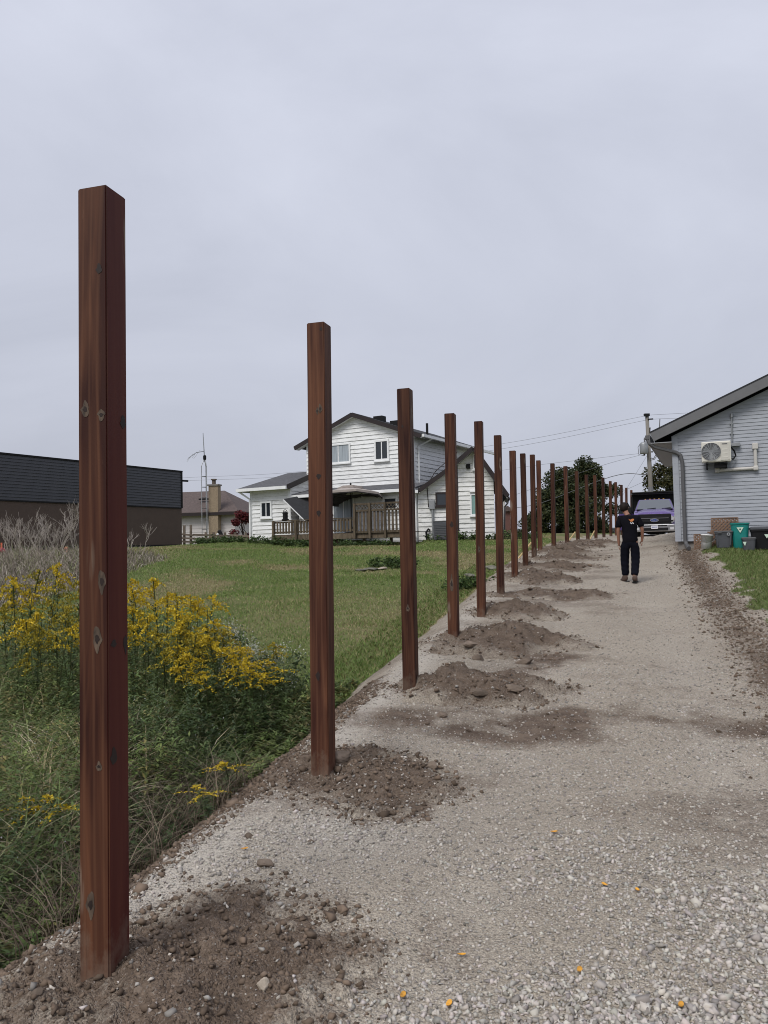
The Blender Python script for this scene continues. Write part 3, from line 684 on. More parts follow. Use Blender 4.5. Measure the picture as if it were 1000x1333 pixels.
def window(W, a0, a1, b0, b1, parent, frame='white', pane='glass', split=True, fw=0.09, sill=True, name='window', c=0.02):
    a0, a1 = sorted((a0, a1)); b0, b1 = sorted((b0, b1))
    o = wbox(W, a0, a1, b0, b1, c-0.02, c+0.02).build(name, MT[frame], parent)
    mb = MB()
    for (x0, x1, y0, y1) in ((a0, a0+fw, b0, b1), (a1-fw, a1, b0, b1), (a0+fw, a1-fw, b0, b0+fw), (a0+fw, a1-fw, b1-fw, b1)):
        mb.box(W.P((x0+x1)/2, (y0+y1)/2, c+0.035), (x1-x0, 0.07, y1-y0), W.u, W.n)
    if split: mb.box(W.P((a0+a1)/2, (b0+b1)/2, c+0.03), (0.05, 0.05, b1-b0-2*fw), W.u, W.n)
    mb.build('frame', MT[frame], o)
    xs = [a0+fw, (a0+a1)/2-0.025, (a0+a1)/2+0.025, a1-fw] if split else [a0+fw, a1-fw]
    for i in range(0, len(xs), 2):
        wbox(W, xs[i], xs[i+1], b0+fw, b1-fw, c+0.021, c+0.032).build('pane', MT[pane], o)
    if sill: wbox(W, a0-0.04, a1+0.04, b0-0.06, b0-0.002, c, c+0.11).build('sill', MT[frame], o)
    return o
def roofslab(p0, p1, p2, p3, th, mat, parent, name='roof'):
    a, b, c_, d = [Vector(p) for p in (p0, p1, p2, p3)]; n = (b-a).cross(d-a).normalized()
    if n.z < 0: n = -n
    return MB().prism([a, b, c_, d], n*th).build(name, mat, parent)

A29 = R(29.4); BK = Vector((math.sin(A29), math.cos(A29), 0))     # street grid: "back" direction
# ---------------- white two-storey house
GA = Wall(U(541, 700, 36), A29)
GB = 0.20                                                          # ground height there
house = thing('white_house', 'white two-storey clapboard house with low gabled wings, beyond the lawn', 'house', GA.P(3.1, GB))
AW, EV, PK = 6.12, 5.22, 6.38
siding(GA, [(0, 2.1), (AW, 2.1), (AW, EV), (AW/2+0.15, PK), (0, EV)], house, MT['white_siding'], 0.205, 0.042)
MB().prism([GA.P(0, GB-.3, -.16), GA.P(AW, GB-.3, -.16), GA.P(AW, EV, -.16), GA.P(AW/2+.15, PK-.03, -.16), GA.P(0, EV, -.16)], BK*8.6).build('wall', MT['white_siding'], house)
SIDE = Wall(GA.O, A29); SIDE.u = BK.copy(); SIDE.n = Vector((math.cos(A29), -math.sin(A29), 0))
siding(SIDE, [(0, 2.1), (8.6, 2.1), (8.6, EV), (0, EV)], house, MT['white_siding'], 0.205, 0.042, backing=False)
wbox(GA, -0.03, 0.10, 2.1, EV+.02, 0.0, 0.04).build('corner_board', MT['white'], house)
wbox(SIDE, -0.045, 0.10, 2.1, EV-.04, 0.0, 0.04).build('corner_board', MT['white'], house)
# main roof
ov, ro_ = 0.55, 0.30
rk = [GA.P(-ov, EV-0.16, ro_), GA.P(AW/2+.15, PK+0.06, ro_), GA.P(AW+ov, EV-0.16, ro_)]
bk = BK*(8.6+ro_+0.4)
for a, b in ((rk[0], rk[1]), (rk[2], rk[1])):
    roofslab(a, b, b+bk, a+bk, 0.10, MT['black_shingle'], house)
    e = (b-a).normalized(); MB().bar(a+Vector((0,0,-0.02))-GA.n*.0, b+Vector((0,0,-0.02)), 0.05, 0.19, up=GA.n.cross(e)).build('fascia', MT['brown_trim'], house)
    MB().prism([a+Vector((0,0,-.06)), b+Vector((0,0,-.06)), b+BK*.42+Vector((0,0,-.06)), a+BK*.42+Vector((0,0,-.06))], (0,0,-0.03)).build('soffit', MT['white'], house)
for (x, y) in ((485, 543), (507, 549)):
    a, b = GA.px(x, y); MB().box(GA.P(a, b-.02, -0.7), (0.5, 0.4, 0.30), GA.u, GA.n).build('roof_vent', MT['black'], house)
MB().tube([GA.P(-0.2, 5.25, -1.1), GA.P(-.2, 5.85, -1.1)], 0.06).build('vent_pipe', MT['black'], house)
# side gutter, downspout
g0, g1 = GA.P(-ov-.07, EV-0.14, ro_-.05), GA.P(-ov-.07, EV-0.14, ro_)+bk
MB().bar(g0, g1, 0.13, 0.13).build('gutter', MT['white'], house)
dsx = SIDE.P(0.35, 0, 0.09)
MB().tube([g0+BK*1.0+Vector((0,0,-.06)), SIDE.P(.75, EV-.35, .25), SIDE.P(.4, EV-.55, .07), SIDE.P(.4, 2.7, .07)], 0.045).build('downspout', MT['white'], house)
# upper windows
a, b = GA.px(426, 579.5); a2, b2 = GA.px(457, 602); window(GA, a, a2, b, b2, house, pane='curtain', fw=0.07)
a, b = GA.px(488, 573.5); a2, b2 = GA.px(507.5, 599); o = window(GA, a, a2, b, b2, house, pane='glass', fw=0.09)
# ---- ground floor extension in front, with a shallow roof
GE = GA.off(1.15)
ea0, _ = GE.px(544, 690); ea1, _ = GE.px(390, 690); eb = GE.px(500, 640)[1]-0.02
siding(GE, [(ea0, GB-.25), (ea1, GB-.25), (ea1, eb), (ea0, eb)], house, MT['white_siding'], 0.205, 0.042, wallmat=MT['white_siding'])
MB().prism([GE.P(ea0, GB-.3, -.155), GE.P(ea1, GB-.3, -.155), GE.P(ea1, eb-.01, -.155), GE.P(ea0, eb-.01, -.155)], BK*0.99).build('wall', MT['white_siding'], house)
roofslab(GE.P(ea0-.15, eb+.03, .45), GE.P(ea1+.3, eb+.03, .45), GE.P(ea1+.3, eb+.36, -1.13), GE.P(ea0-.15, eb+.36, -1.13), .08, MT['shingle'], house)
MB().bar(GE.P(ea0-.15, eb+.0, .50), GE.P(ea1+.3, eb+.0, .50), .12, .14).build('gutter', MT['white'], house)
MB().prism([GE.P(ea0, eb-.03, .44), GE.P(ea1+.2, eb-.03, .44), GE.P(ea1+.2, eb-.03, 0.03), GE.P(ea0, eb-.03, .03)], (0,0,.03)).build('soffit', MT['white'], house)
wbox(GE, ea0-.02, ea0+.13, GB-.25, eb-.04, 0.0, 0.04).build('corner_board', MT['white'], house)
MB().tube([GE.P(ea0-.10, eb-.08, .47), GE.P(ea0+.02, eb-.35, .12), GE.P(ea0+.02, GB+.05, .12)], .045).build('downspout', MT['white'], house)
a, b = GE.px(434, 648); a2, _ = GE.px(463, 690); window(GE, a, a2, b, GB+.32, house, pane='curtain', name='sliding_door', fw=.08, sill=False)
a, b = GE.px(499, 647); a2, b2 = GE.px(519, 664); window(GE, a, a2, b, b2, house, pane='glass', split=False, fw=.10)
# ---- left wing
GL = GA.off(1.6)
la0 = GL.px(379, 690)[0]; la1 = GL.px(327, 690)[0]; lb = GL.px(350, 637)[1]
siding(GL, [(la0, GB-.3), (la1, GB-.3), (la1, lb), (la0, lb)], house, MT['white_siding'], 0.205, 0.042)
MB().prism([GL.P(la0, GB-.3, -.16), GL.P(la1, GB-.3, -.16), GL.P(la1, lb, -.16), GL.P(la0, lb, -.16)], BK*4.6).build('wall', MT['white_siding'], house)
e0 = GL.P(la0-.10, lb+.0, .42); e1 = GL.P(la1+.50, lb+.0, .42)
rb = lb+0.93
r0 = GL.P(la0-.10, rb, -2.4); r1 = GL.P(la1-0.55, rb, -2.4)
MB().prism([e0, e1, r1, r0], (0, 0, .09)).build('roof', MT['shingle'], house)
e2 = GL.P(la1+.50, lb, -5.1); MB().prism([e1, e2, r1], (0,0,.09)).build('roof', MT['shingle'], house)
MB().prism([GL.P(la0-.10, lb, -5.1), e2, r1, r0], (0,0,.09)).build('roof', MT['shingle'], house)
MB().bar(e0+GL.n*.05, e1+GL.n*.05, .12, .15).build('gutter', MT['white'], house)
MB().bar(e1+GL.u*.05, e2+GL.u*.05, .12, .15).build('gutter', MT['white'], house)
MB().prism([e0+Vector((0,0,-.05)), e1+Vector((0,0,-.05)), GL.P(la1, lb-.05, .03), GL.P(la0-.1, lb-.05, .03)], (0,0,.04)).build('soffit', MT['white'], house)
MB().bar(e0-GL.u*.04+Vector((0,0,.02)), r0-GL.u*.04+Vector((0,0,.02)), .05, .26).build('fascia', MT['brown_trim'], house)
# gable end of the wing, facing the driveway
GS = Wall(GL.P(la0, 0, 0), A29); GS.u = BK.copy(); GS.n = SIDE.n.copy()
siding(GS, [(0.0, GB-.3), (4.7, GB-.3), (4.7, lb+.02), (2.35, rb-.06), (0.0, lb+.02)], house, MT['white_siding'], .205, .042, backing=False)
wbox(GL, la1-.12, la1+.02, GB-.3, lb-.05, 0, .04).build('corner_board', MT['white'], house)
wbox(GL, la0-.02, la0+.12, GB-.3, lb-.05, 0, .04).build('corner_board', MT['white'], house)
MB().tube([GL.P(la1+.42, lb-.05, .45), GL.P(la1-.02, lb-.45, .10), GL.P(la1-.02, GB+.0, .10)], .05).build('downspout', MT['white'], house)
a, b = GL.px(340, 653); a2, b2 = GL.px(355, 674); window(GL, a, a2, b, b2, house, pane='glass', fw=.09, split=True)
# black shingled cover over the side stair
a, b = GL.px(377.5, 651); a2, b2 = GL.px(406, 679)
q = [GL.P(a, b, .5), GL.P(a2, b2, .5)]
sv_ = BK*.9-GL.u*1.0+Vector((0,0,.25))
roofslab(q[0], q[1], q[1]+sv_, q[0]+sv_, .06, MT['black_shingle'], house, 'stair_roof')
MB().bar(q[0]+GL.n*.02, q[1]+GL.n*.02, .03, .05).build('fascia', MT['white'], house)
# ---- addition on the driveway side: lean-to plus steep gable
AR = R(6); GR = Wall(GE.P(ea0-.02, 0, .05), AR); BKR = Vector((math.sin(AR), math.cos(AR), 0))
pk = GR.px(616, 586); kn_ = GR.px(590, 608); le = GR.px(546, 640); re_ = GR.px(646, 628); cn = GR.px(597, 690)[0]
rw = GR.px(644, 690)[0]
t_at = lambda a_: kn_[1]+(le[1]-kn_[1])*(a_-kn_[0])/(le[0]-kn_[0])
lw = GR.px(545, 690)[0]
siding(GR, [(cn, GB-.2), (lw, GB-.2), (lw, t_at(lw)-.06), (cn, t_at(cn)-.06)], house, MT['old_siding'], .205, .040)
GR2 = GR.off(0.22)
slope_r = (pk[1]-re_[1])/(pk[0]-re_[0])
siding(GR2, [(rw, GB-.1), (cn, GB-.1), (cn, pk[1]-(cn-pk[0])*(pk[1]-kn_[1])/(kn_[0]-pk[0])-.10), (pk[0], pk[1]-.1), (rw, pk[1]+slope_r*(rw-pk[0])-.10)], house, MT['old_siding'], .205, .040)
wbox(GR2, cn-.03, cn+.09, GB-.1, t_at(cn)+.0, -.2, .05).build('corner_board', MT['brown_trim'], house)
def P5(p, c): return GR.P(p[0], p[1], c)
re2 = (re_[0]-.45, re_[1]+slope_r*(-.45))
for (p, q_, ofs, name) in ((le, kn_, .30, 'roof'), (kn_, pk, .62, 'roof'), (pk, re2, .62, 'roof')):
    x0, x1 = P5(p, ofs), P5(q_, ofs)
    roofslab(x0, x1, x1+BKR*6, x0+BKR*6, .12, MT['black_shingle'], house, name)
    e = (x1-x0).normalized(); MB().bar(x0+GR.n*.03+Vector((0,0,.02)), x1+GR.n*.03+Vector((0,0,.02)), .05, .19, up=GR.n.cross(e)).build('fascia', MT['brown_trim'], house)
    sf = [x0+Vector((0,0,-.08)), x1+Vector((0,0,-.08)), x1+BKR*.4+Vector((0,0,-.08)), x0+BKR*.4+Vector((0,0,-.08))]
    MB().prism(sf, (0,0,.03)).build('soffit', MT['white'], house)
MB().bar(P5((le[0]+.1, le[1]-.02), .5), P5((le[0]+.1, le[1]-.02), -.2), .13, .13).build('gutter', MT['white'], house)
a, b = GR.px(567, 641); a2, b2 = GR.px(584, 659); window(GR, a, a2, b, b2, house, frame='brown_trim', pane='glass', split=False, fw=.07)
a, b = GR2.px(612, 643); a2, b2 = GR2.px(621, 671); window(GR2, a, a2, b, b2, house, pane='teal_blind', split=False, fw=.06)
a, b = GR2.px(615.5, 591); a2, b2 = GR2.px(620, 611); window(GR2, a, a2, b, b2, house, frame='white', pane='glass', split=False, fw=.05)
wbox(GR2, GR2.px(611.5, 640)[0], GR2.px(619, 640)[0], GR2.px(615, 641)[1], GR2.px(615, 639)[1], .03, .14).build('window_hood', MT['white'], house)
a, b = GR.px(562.5, 657)
MB().box(GR.P(a, b, .10), (.26, .14, .42), GR.u, GR.n).build('meter_box', MT['grey_metal'], house, bevel=.02)
MB().tube([GR.P(a-.02, b-.2, .09), GR.P(a-.04, GB-.1, .09)], .055).build('conduit', MT['grey_metal'], house)
MB().tube([GR.P(a+.16, b-.1, .05), GR.P(a+.2, b+.9, .05), GR.P(a-.2, b+1.5, .06), GR.P(a-1.2, b+2.35, .06)], .018).build('service_cable', MT['brown_trim'], house)
MB().tube([GR.P(a+.25, GB+.0, .12), GR.P(a+.28, GB+.35, .14), GR.P(a+.18, GB+.5, .14), GR.P(a+.1, GB+.42, .14)], .05).build('drain_hose', MT['black'], house)
MB().tube([GR2.P(cn-.5, pk[1]-.65, .07), GR2.P(cn-.5, pk[1]-.85, .07)], .09).build('lamp', MT['black'], house)
# far eave and downspout peeping past the addition
fe = U(657, 640, 40); MB().prism([fe, U(664, 648, 40), U(664, 651, 40), U(655, 645, 40)], BKR*3).build('rear_roof', MT['brown_trim'], house)
MB().tube([U(662, 650, 40.2), U(661, 655, 40.2), U(657, 660, 40.4), U(657, 694, 40.4)], .045).build('downspout', MT['dark_grey'], house)
MB().prism([U(650, 640, 40.6), U(657.5, 641, 40.6), U(657.5, 694, 40.6), U(650, 694, 40.6)], BKR*3).build('wall', MT['old_siding'], house)
# ---- air conditioner condenser by the meter
c0 = GR.P(GR.px(575, 690)[0], GB-.05, .55)
ac = thing('condenser_unit', 'dark grey square air conditioner condenser on the ground by the white house', 'air conditioner', c0)
MB().box(c0+Vector((0,0,.44)), (.66, .66, .80), GR.u, GR.n).build('casing', MT['tote'], ac, bevel=.04)
MB().box(c0+Vector((0,0,.86)), (.70, .70, .05), GR.u, GR.n).build('lid', MT['dark_grey'], ac, bevel=.015)
for k in range(9): MB().box(c0+GR.n*.335+Vector((0,0,.12+.075*k)), (.58, .02, .03), GR.u, GR.n).build('louvre', MT['dark_grey'], ac)
# ---- deck
GD = GA.off(3.1)
da0 = GD.px(524, 690)[0]; da1 = GD.px(356, 690)[0]; dm = GD.px(463, 690)[0]
df = GD.px(440, 694.5)[1]; rt = GD.px(440, 675.5)[1]
deck = thing('timber_deck', 'weathered grey timber deck with baluster rail and lattice-topped screen beside the white house', 'deck', GD.P((da0+da1)/2, GB))
wbox(GD, da0, da1, df-.24, df-.02, -.05, 0).build('rim_board', MT['deck'], deck)
MB().box(GD.P(da1-.03, df-.13, -.85), (.04, 1.6, .22), GD.u, GD.n).build('rim_board', MT['deck'], deck)
for k in range(11):
    MB().bar(GD.P(da0, df, -.08-.145*k), GD.P(da1, df, -.08-.145*k), .135, .035).build('deck_board', MT['deck'], deck)
for k in range(5):
    a = da0+(da1-da0)*(k+.5)/5; MB().box(GD.P(a, (GB-.4+df-.2)/2, -.25), (.1, .1, df-.2-GB+.4), GD.u, GD.n).build('support_post', MT['deck'], deck)
wbox(GD, dm, da1, rt, rt+.04, -.09, .04).build('top_rail', MT['deck'], deck)
wbox(GD, dm, da1, df+.10, df+.17, -.04, .0).build('bottom_rail', MT['deck'], deck)
wbox(GD, dm, da1, rt-.10, rt-.02, -.04, .0).build('upper_rail', MT['deck'], deck)
nb_ = int((da1-dm)/.165)
bal = None
for k in range(nb_):
    a = dm+(da1-dm)*(k+.5)/nb_
    if bal is None: bal = wbox(GD, a-.045, a+.045, df+.06, rt-.02, .002, .03).build('baluster', MT['deck'], deck); a_first = a
    else:
        c2 = bal.copy(); COL.objects.link(c2); c2.parent = deck; c2.location = GD.u*(a-a_first)
for a in (dm, dm+(da1-dm)*.36, dm+(da1-dm)*.70, da1-.05):
    wbox(GD, a-.05, a+.05, df-.25, rt+.005, .031, .12).build('rail_post', MT['deck'], deck)
# privacy screen
st, sl = GD.px(492, 655)[1], GD.px(492, 664)[1]
ns = int((dm-da0)/.175); bal = None
for k in range(ns):
    a = da0+(dm-da0)*(k+.5)/ns
    if bal is None: bal = wbox(GD, a-.045, a+.045, df+.02, sl, .002, .03).build('screen_board', MT['deck'], deck); a_first = a
    else:
        c2 = bal.copy(); COL.objects.link(c2); c2.parent = deck; c2.location = GD.u*(a-a_first)
for (b0, b1) in ((df-.02, df+.08), (sl-.04, sl+.04), (st-.05, st+.03)):
    wbox(GD, da0, dm, b0, b1, .032, .07).build('screen_rail', MT['deck'], deck)
for a in (da0+.02, da0+(dm-da0)*.33, da0+(dm-da0)*.66, dm-.02):
    wbox(GD, a-.05, a+.05, df-.25, st+.031, .072, .15).build('screen_post', MT['deck'], deck)
mb = MB(); hh = st-sl-.06; step = .17; k = 0
while da0+k*step < dm+.2:
    a = da0+k*step
    for sgn, cc in ((1, .04), (-1, .055)):
        p0, p1 = GD.P(a, sl+.03, cc), GD.P(a+sgn*hh, sl+.03+hh, cc)
        if da0 <= a <= dm and da0 <= a+sgn*hh <= dm: mb.bar(p0, p1, .026, .008, up=GD.n)
    k += 1
tag(mb.build('lattice', MT['deck'], deck), kind='stuff')
# lantern on the rail
lp = GD.P(GD.px(371, 676)[0], rt+.04, -.03)
lan = thing('lantern', 'small dark arched lantern standing on the deck rail', 'lantern', lp)
MB().lathe([(.17, 0), (.17, .05), (.12, .07), (.12, .30), (.15, .32), (.04, .42)], lp, 8).build('body', MT['black'], lan)
MB().tube([lp+GD.u*(.12*math.cos(t))+Vector((0,0,.34+.16*math.sin(t))) for t in np.linspace(0, math.pi, 9)], .016, 6).build('handle', MT['black'], lan)
# patio umbrella
GU = GA.off(2.0)
ua, ub = GU.px(457, 652); uc = GU.P(ua, df, 0); ut = GU.px(457, 631.5)[1]; ue = GU.px(496, 645)[1]
um = thing('patio_umbrella', 'open taupe patio umbrella with tiered canopy over the deck', 'umbrella', uc)
MB().tube([uc, Vector((uc.x, uc.y, ut))], .025).build('pole', MT['black'], um)
MB().lathe([(.30, 0), (.30, .05), (.06, .10), (.05, .3)], uc, 16).build('base', MT['black'], um)
def canopy(rr, z0, z1, lift, name, mat):
    mb = MB(); nseg, nring = 8, 4; vs = [Vector((uc.x, uc.y, z1))]; fs = []
    for r_ in range(1, nring+1):
        for k in range(nseg*2):
            f = r_/nring; t = 2*math.pi*k/(nseg*2)+.2; sag = (.05*f if k % 2 else 0)
            vs.append(Vector((uc.x+rr*f*math.cos(t)*(1-.04*(k % 2)), uc.y+rr*f*math.sin(t)*(1-.04*(k % 2)), z1+(z0-z1)*f**1.15-sag*.5-.17*rr*f*math.sin(t))))
    m = nseg*2
    for k in range(m): fs.append((0, 1+k, 1+(k+1) % m))
    for r_ in range(nring-1):
        for k in range(m): a = 1+r_*m+k; b = 1+r_*m+(k+1) % m; fs.append((a, a+m, b+m, b))
    o = len(vs)
    for k in range(m):
        v = vs[1+(nring-1)*m+k]; vs.append(v+Vector((0,0,-.10)))
    for k in range(m): a = 1+(nring-1)*m+k; b = 1+(nring-1)*m+(k+1) % m; fs.append((a, b, o+(k+1) % m, o+k))
    mb.add(vs, fs); return mb.build(name, mat, um)
canopy(1.52, ue+.02, ut-.10, .0, 'canopy', MT['canvas']); canopy(.62, ut-.14, ut, .0, 'vent_canopy', MT['canvas']); canopy(1.49, ue-.02, ut-.15, .0, 'canopy_underside_shade', MT['umbrella_shade_and_ribs'])  # added inner canopy, coloured dark to stand in for shade underneath
for k in range(8):
    t = 2*math.pi*k/8+.2; MB().bar(Vector((uc.x, uc.y, ut-.17)), Vector((uc.x+1.48*math.cos(t), uc.y+1.48*math.sin(t), ue-.05-.17*1.48*math.sin(t))), .02, .02).build('rib', MT['umbrella_shade_and_ribs'], um)
    MB().bar(Vector((uc.x, uc.y, ut-.6)), Vector((uc.x+.8*math.cos(t), uc.y+.8*math.sin(t), (ue+ut)/2-.16-.13*math.sin(t))), .015, .015).build('strut', MT['umbrella_shade_and_ribs'], um)
MB().lathe([(.02, 0), (.05, .05), (.02, .12)], (uc.x, uc.y, ut), 8).build('finial', MT['black'], um)

# ---------------- dark flat-roofed building on the left
DA = R(29.5-90); DW = Wall(U(237, 712, 46), DA)                    # u runs towards the camera and left
dark = thing('dark_building', 'long low dark building with charcoal siding above a brown wall, far left', 'building', DW.P(8, .05))
LEN = 34
MB().prism([DW.P(0, -.8), DW.P(LEN, -.8), DW.P(LEN, 2.5), DW.P(0, 2.5)], DW.n*-12).build('wall', MT['brown_wall'], dark)
MB().prism([DW.P(0, 2.5), DW.P(LEN, 2.5), DW.P(LEN, 4.66), DW.P(0, 4.66)], DW.n*-12).build('parapet', MT['dark_siding'], dark)
siding(DW, [(0, 2.52), (LEN, 2.52), (LEN, 4.66), (0, 4.66)], dark, MT['dark_siding'], .152, .035, backing=False)
wbox(DW, 0, LEN, 2.46, 2.53, .0, .05).build('flashing', MT['black'], dark)
wbox(DW, -.06, LEN, 4.66, 4.74, -12, .06).build('coping', MT['black'], dark)
wbox(DW, -.05, .06, 2.5, 4.66, .0, .05).build('corner_trim', MT['black'], dark)
wbox(DW, 0, LEN, -.8, .32, .0, .03).build('plinth', MT['black'], dark)
MB().tube([DW.P(-.1, 4.15, .0), DW.P(-.45, 4.15, .1)], .06).build('bracket', MT['black'], dark)

# ---------------- brown-roofed bungalow behind it
BY = 62; BU = Wall(U(306, 700, BY), R(12))
bb = -.1
bung = thing('bungalow', 'single-storey bungalow with brown shingle roof beside the dark building', 'house', BU.P(5, bb))
bl0, bl1 = 0.0, 13.0; be = BU.px(280, 669.5)[1]
siding(BU, [(bl0, bb-.6), (bl1, bb-.6), (bl1, be), (bl0, be)], bung, MT['bung_siding'], .30, .03)
MB().prism([BU.P(bl0, bb-.6, -.16), BU.P(bl1, bb-.6, -.16), BU.P(bl1, be, -.16), BU.P(bl0, be, -.16)], BU.n*-6.5).build('wall', MT['bung_siding'], bung)
br = BU.px(268, 645)[1]+.5
q0, q1 = BU.P(bl0-.62, be+.06, .6), BU.P(bl1+.6, be+.06, .6); q2, q3 = BU.P(bl1-1, br, -3.4), BU.P(2.35, br, -3.4)
q4 = BU.P(bl0-.62, be+.06, -7.3); q5 = BU.P(bl1+.6, be+.06, -7.3)
for pl in ([q0, q1, q2, q3], [q0, q3, q4], [q4, q3, q2, q5]): MB().prism(pl, (0,0,.12)).build('roof', MT['brown_shingle'], bung)
MB().bar(q0+Vector((0,0,-.04)), q1+Vector((0,0,-.04)), .14, .24).build('gutter', MT['brown_trim'], bung)
MB().bar(q0+Vector((0,0,-.04)), q4+Vector((0,0,-.04)), .14, .24).build('gutter', MT['brown_trim'], bung)
ca = BU.px(282, 690)[0]; ct = BU.px(282, 633)[1]
ch = wbox(BU, ca-.42, ca+.38, bb-.6, ct, .04, .62).build('chimney', MT['brick'], bung)
wbox(BU, ca-.50, ca+.46, ct, ct+.12, -.02, .70).build('cap', MT['concrete'], ch)
MB().lathe([(.16, 0), (.16, .35), (.24, .36), (.24, .45)], BU.P(ca+.05, ct+.12, .3), 12).build('flue', MT['rail'], ch)
MB().box(BU.P(ca+1.6, be+1.35, -1.2), (.9, .3, .12), BU.u, BU.n).build('roof_vent', MT['black'], bung)
# antenna tower beside the chimney
ta = ca+.62
tw = thing('antenna_mast', 'tall lattice television antenna mast against the bungalow chimney', 'antenna', BU.P(ta, bb, .8))
tt = BU.px(277, 598)[1]; tip = BU.px(273.5, 565)[1]
tri = [(-.22, 0), (.22, 0), (0, .34)]
for (dx, dy) in tri:
    MB().tube([BU.P(ta+dx, bb-.3, .9-dy), BU.P(ta+dx, tt-.6, .9-dy), BU.P(ta+dx*.15, tt, .9-.15-dy*.1)], .035, 6).build('tower_leg', MT['galv'], tw)
z = bb; k = 0
while z < tt-.8:
    for i in range(3):
        (x0, y0), (x1, y1) = tri[i], tri[(i+1) % 3]
        MB().tube([BU.P(ta+x0, z, .9-y0), BU.P(ta+x1, z, .9-y1)], .025, 5).build('rung', MT['dark_grey'], tw)
    z += .85
MB().tube([BU.P(ta, tt-.3, .75), BU.P(ta+.12, tip, .75)], [.05, .03], 6).build('mast', MT['grey_metal'], tw)
MB().lathe([(.11, 0), (.13, .1), (.13, .3), (.08, .38)], BU.P(ta, tt-.1, .75), 10).build('rotor', MT['black'], tw)
bm0 = BU.P(ta+.07, BU.px(276, 588.5)[1], .75); bm1 = U(245, 596.5, BY-2.5); bmid = (bm0+bm1)/2+Vector((0,0,.16))
boom = MB().tube([bm0, bmid, bm1], .028, 6).build('boom', MT['grey_metal'], tw)
for f, ln in ((.35, .75), (.55, .55), (.80, .7), (.95, .3)):
    c_ = bm0.lerp(bm1, f)+Vector((0,0,.12*4*f*(1-f))); dd = Vector((-.35, -.6, -.72)).normalized()*ln
    MB().tube([c_-dd*.35, c_+dd], .014, 5).build('element', MT['grey_metal'], boom)
# rail fence in front of bungalow
for seg, (x0, x1) in enumerate(((237, 252), (251, 300), (299, 327))):
    fn = thing('rail_fence', ['grey split-rail fence section with two tall posts by the dark building', 'grey split-rail fence section below the bungalow chimney',
                              'grey split-rail fence section nearest the white house'][seg], 'fence', U((x0+x1)/2, 712, 52), 'split-rail fence sections')
    yy = [712, 710, 706][seg]
    for px_ in ((240, 248.5) if seg == 0 else (268, 278, 293) if seg == 1 else (306, 320)):
        tp = (684, 683)[px_ > 244] if seg == 0 else 693
        MB().bar(U(px_, 718, 52), U(px_, tp, 52), .14, .14, up=(0,1,0)).build('post', MT['rail'], fn)
    for q_, (ya, yb_) in enumerate(((695.5, 697), (700.5, 701), (705, 705.5))):
        MB().bar(U(x0, ya+seg*.6, 51.9-.03*q_), U(x1, yb_+seg*.6, 51.9-.03*q_), .05, .13).build('rail', MT['rail'], fn)

# ---------------- grey vinyl building on the right
A23 = R(23.1); VW = Wall(U(881, 705, 22), A23); BK2 = Vector((math.sin(A23), math.cos(A23), 0))
vb = -.20
grey = thing('grey_building', 'pale blue-grey vinyl sided building with dark grey rake, right of the driveway', 'building', VW.P(-4, vb))
WD = 9.0; ve = 2.98; sl_ = .434; vp = ve+sl_*WD/2+.02
polyV = [(0, -.06), (-WD, -.06), (-WD, ve), (-WD/2, vp), (0, ve)]
siding(VW, polyV, grey, MT['grey_siding'], .102, .020, thick=.15)
MB().prism([VW.P(0, -.06, -.16), VW.P(-WD, -.06, -.16), VW.P(-WD, ve, -.16), VW.P(-WD/2, vp, -.16), VW.P(0, ve, -.16)], BK2*7.0).build('wall', MT['grey_siding'], grey)
MB().prism([VW.P(-.04, vb-.6, -.05), VW.P(-WD+.04, vb-.6, -.05), VW.P(-WD+.04, -.065, -.05), VW.P(-.04, -.065, -.05)], BK2*7.1).build('foundation', MT['concrete'], grey)
wbox(VW, -.13, .03, -.06, ve-.02, .0, .045).build('corner_post', MT['grey_siding'], grey)
ovh = .60; re0 = VW.P(ovh, ve-sl_*ovh+.33, .32); pk0 = VW.P(-WD/2, vp+.31, .32); le0 = VW.P(-WD-ovh, ve-sl_*ovh+.33, .32)
for a, b in ((re0, pk0), (le0, pk0)):
    roofslab(a, b, b+BK2*7.7, a+BK2*7.7, .05, MT['black_shingle'], grey)
    e = (b-a).normalized(); upv = VW.n.cross(e); upv = upv if upv.z > 0 else -upv
    MB().bar(a+VW.n*.02-upv*.13, b+VW.n*.02-upv*.13, .03, .25, up=upv).build('rake_fascia', MT['fascia_grey'], grey)
    MB().prism([a-upv*.22, b-upv*.22, b-upv*.22+BK2*.30, a-upv*.22+BK2*.30], upv*.02).build('rake_soffit', MT['soffit'], grey)
sz = re0.z-.27
MB().prism([Vector((*VW.P(ovh, 0, .32).xy, sz)), Vector((*VW.P(0.02, 0, .32).xy, sz)), Vector((*VW.P(.02, 0, .32).xy, sz))+BK2*7.7, Vector((*VW.P(ovh, 0, .32).xy, sz))+BK2*7.7], (0,0,-.02)).build('eave_soffit', MT['soffit'], grey)
MB().bar(VW.P(ovh+.01, sz+.11, .32), VW.P(ovh+.01, sz+.11, .32)+BK2*7.7, .03, .26).build('eave_fascia', MT['fascia_grey'], grey)
ga_, gb_ = VW.P(ovh+.075, sz+.17, .33), VW.P(ovh+.075, sz+.17, .33)+BK2*7.7
MB().bar(ga_, gb_, .11, .11).build('gutter', MT['dark_grey'], grey)
dx0 = VW.px(889, 640)[0]
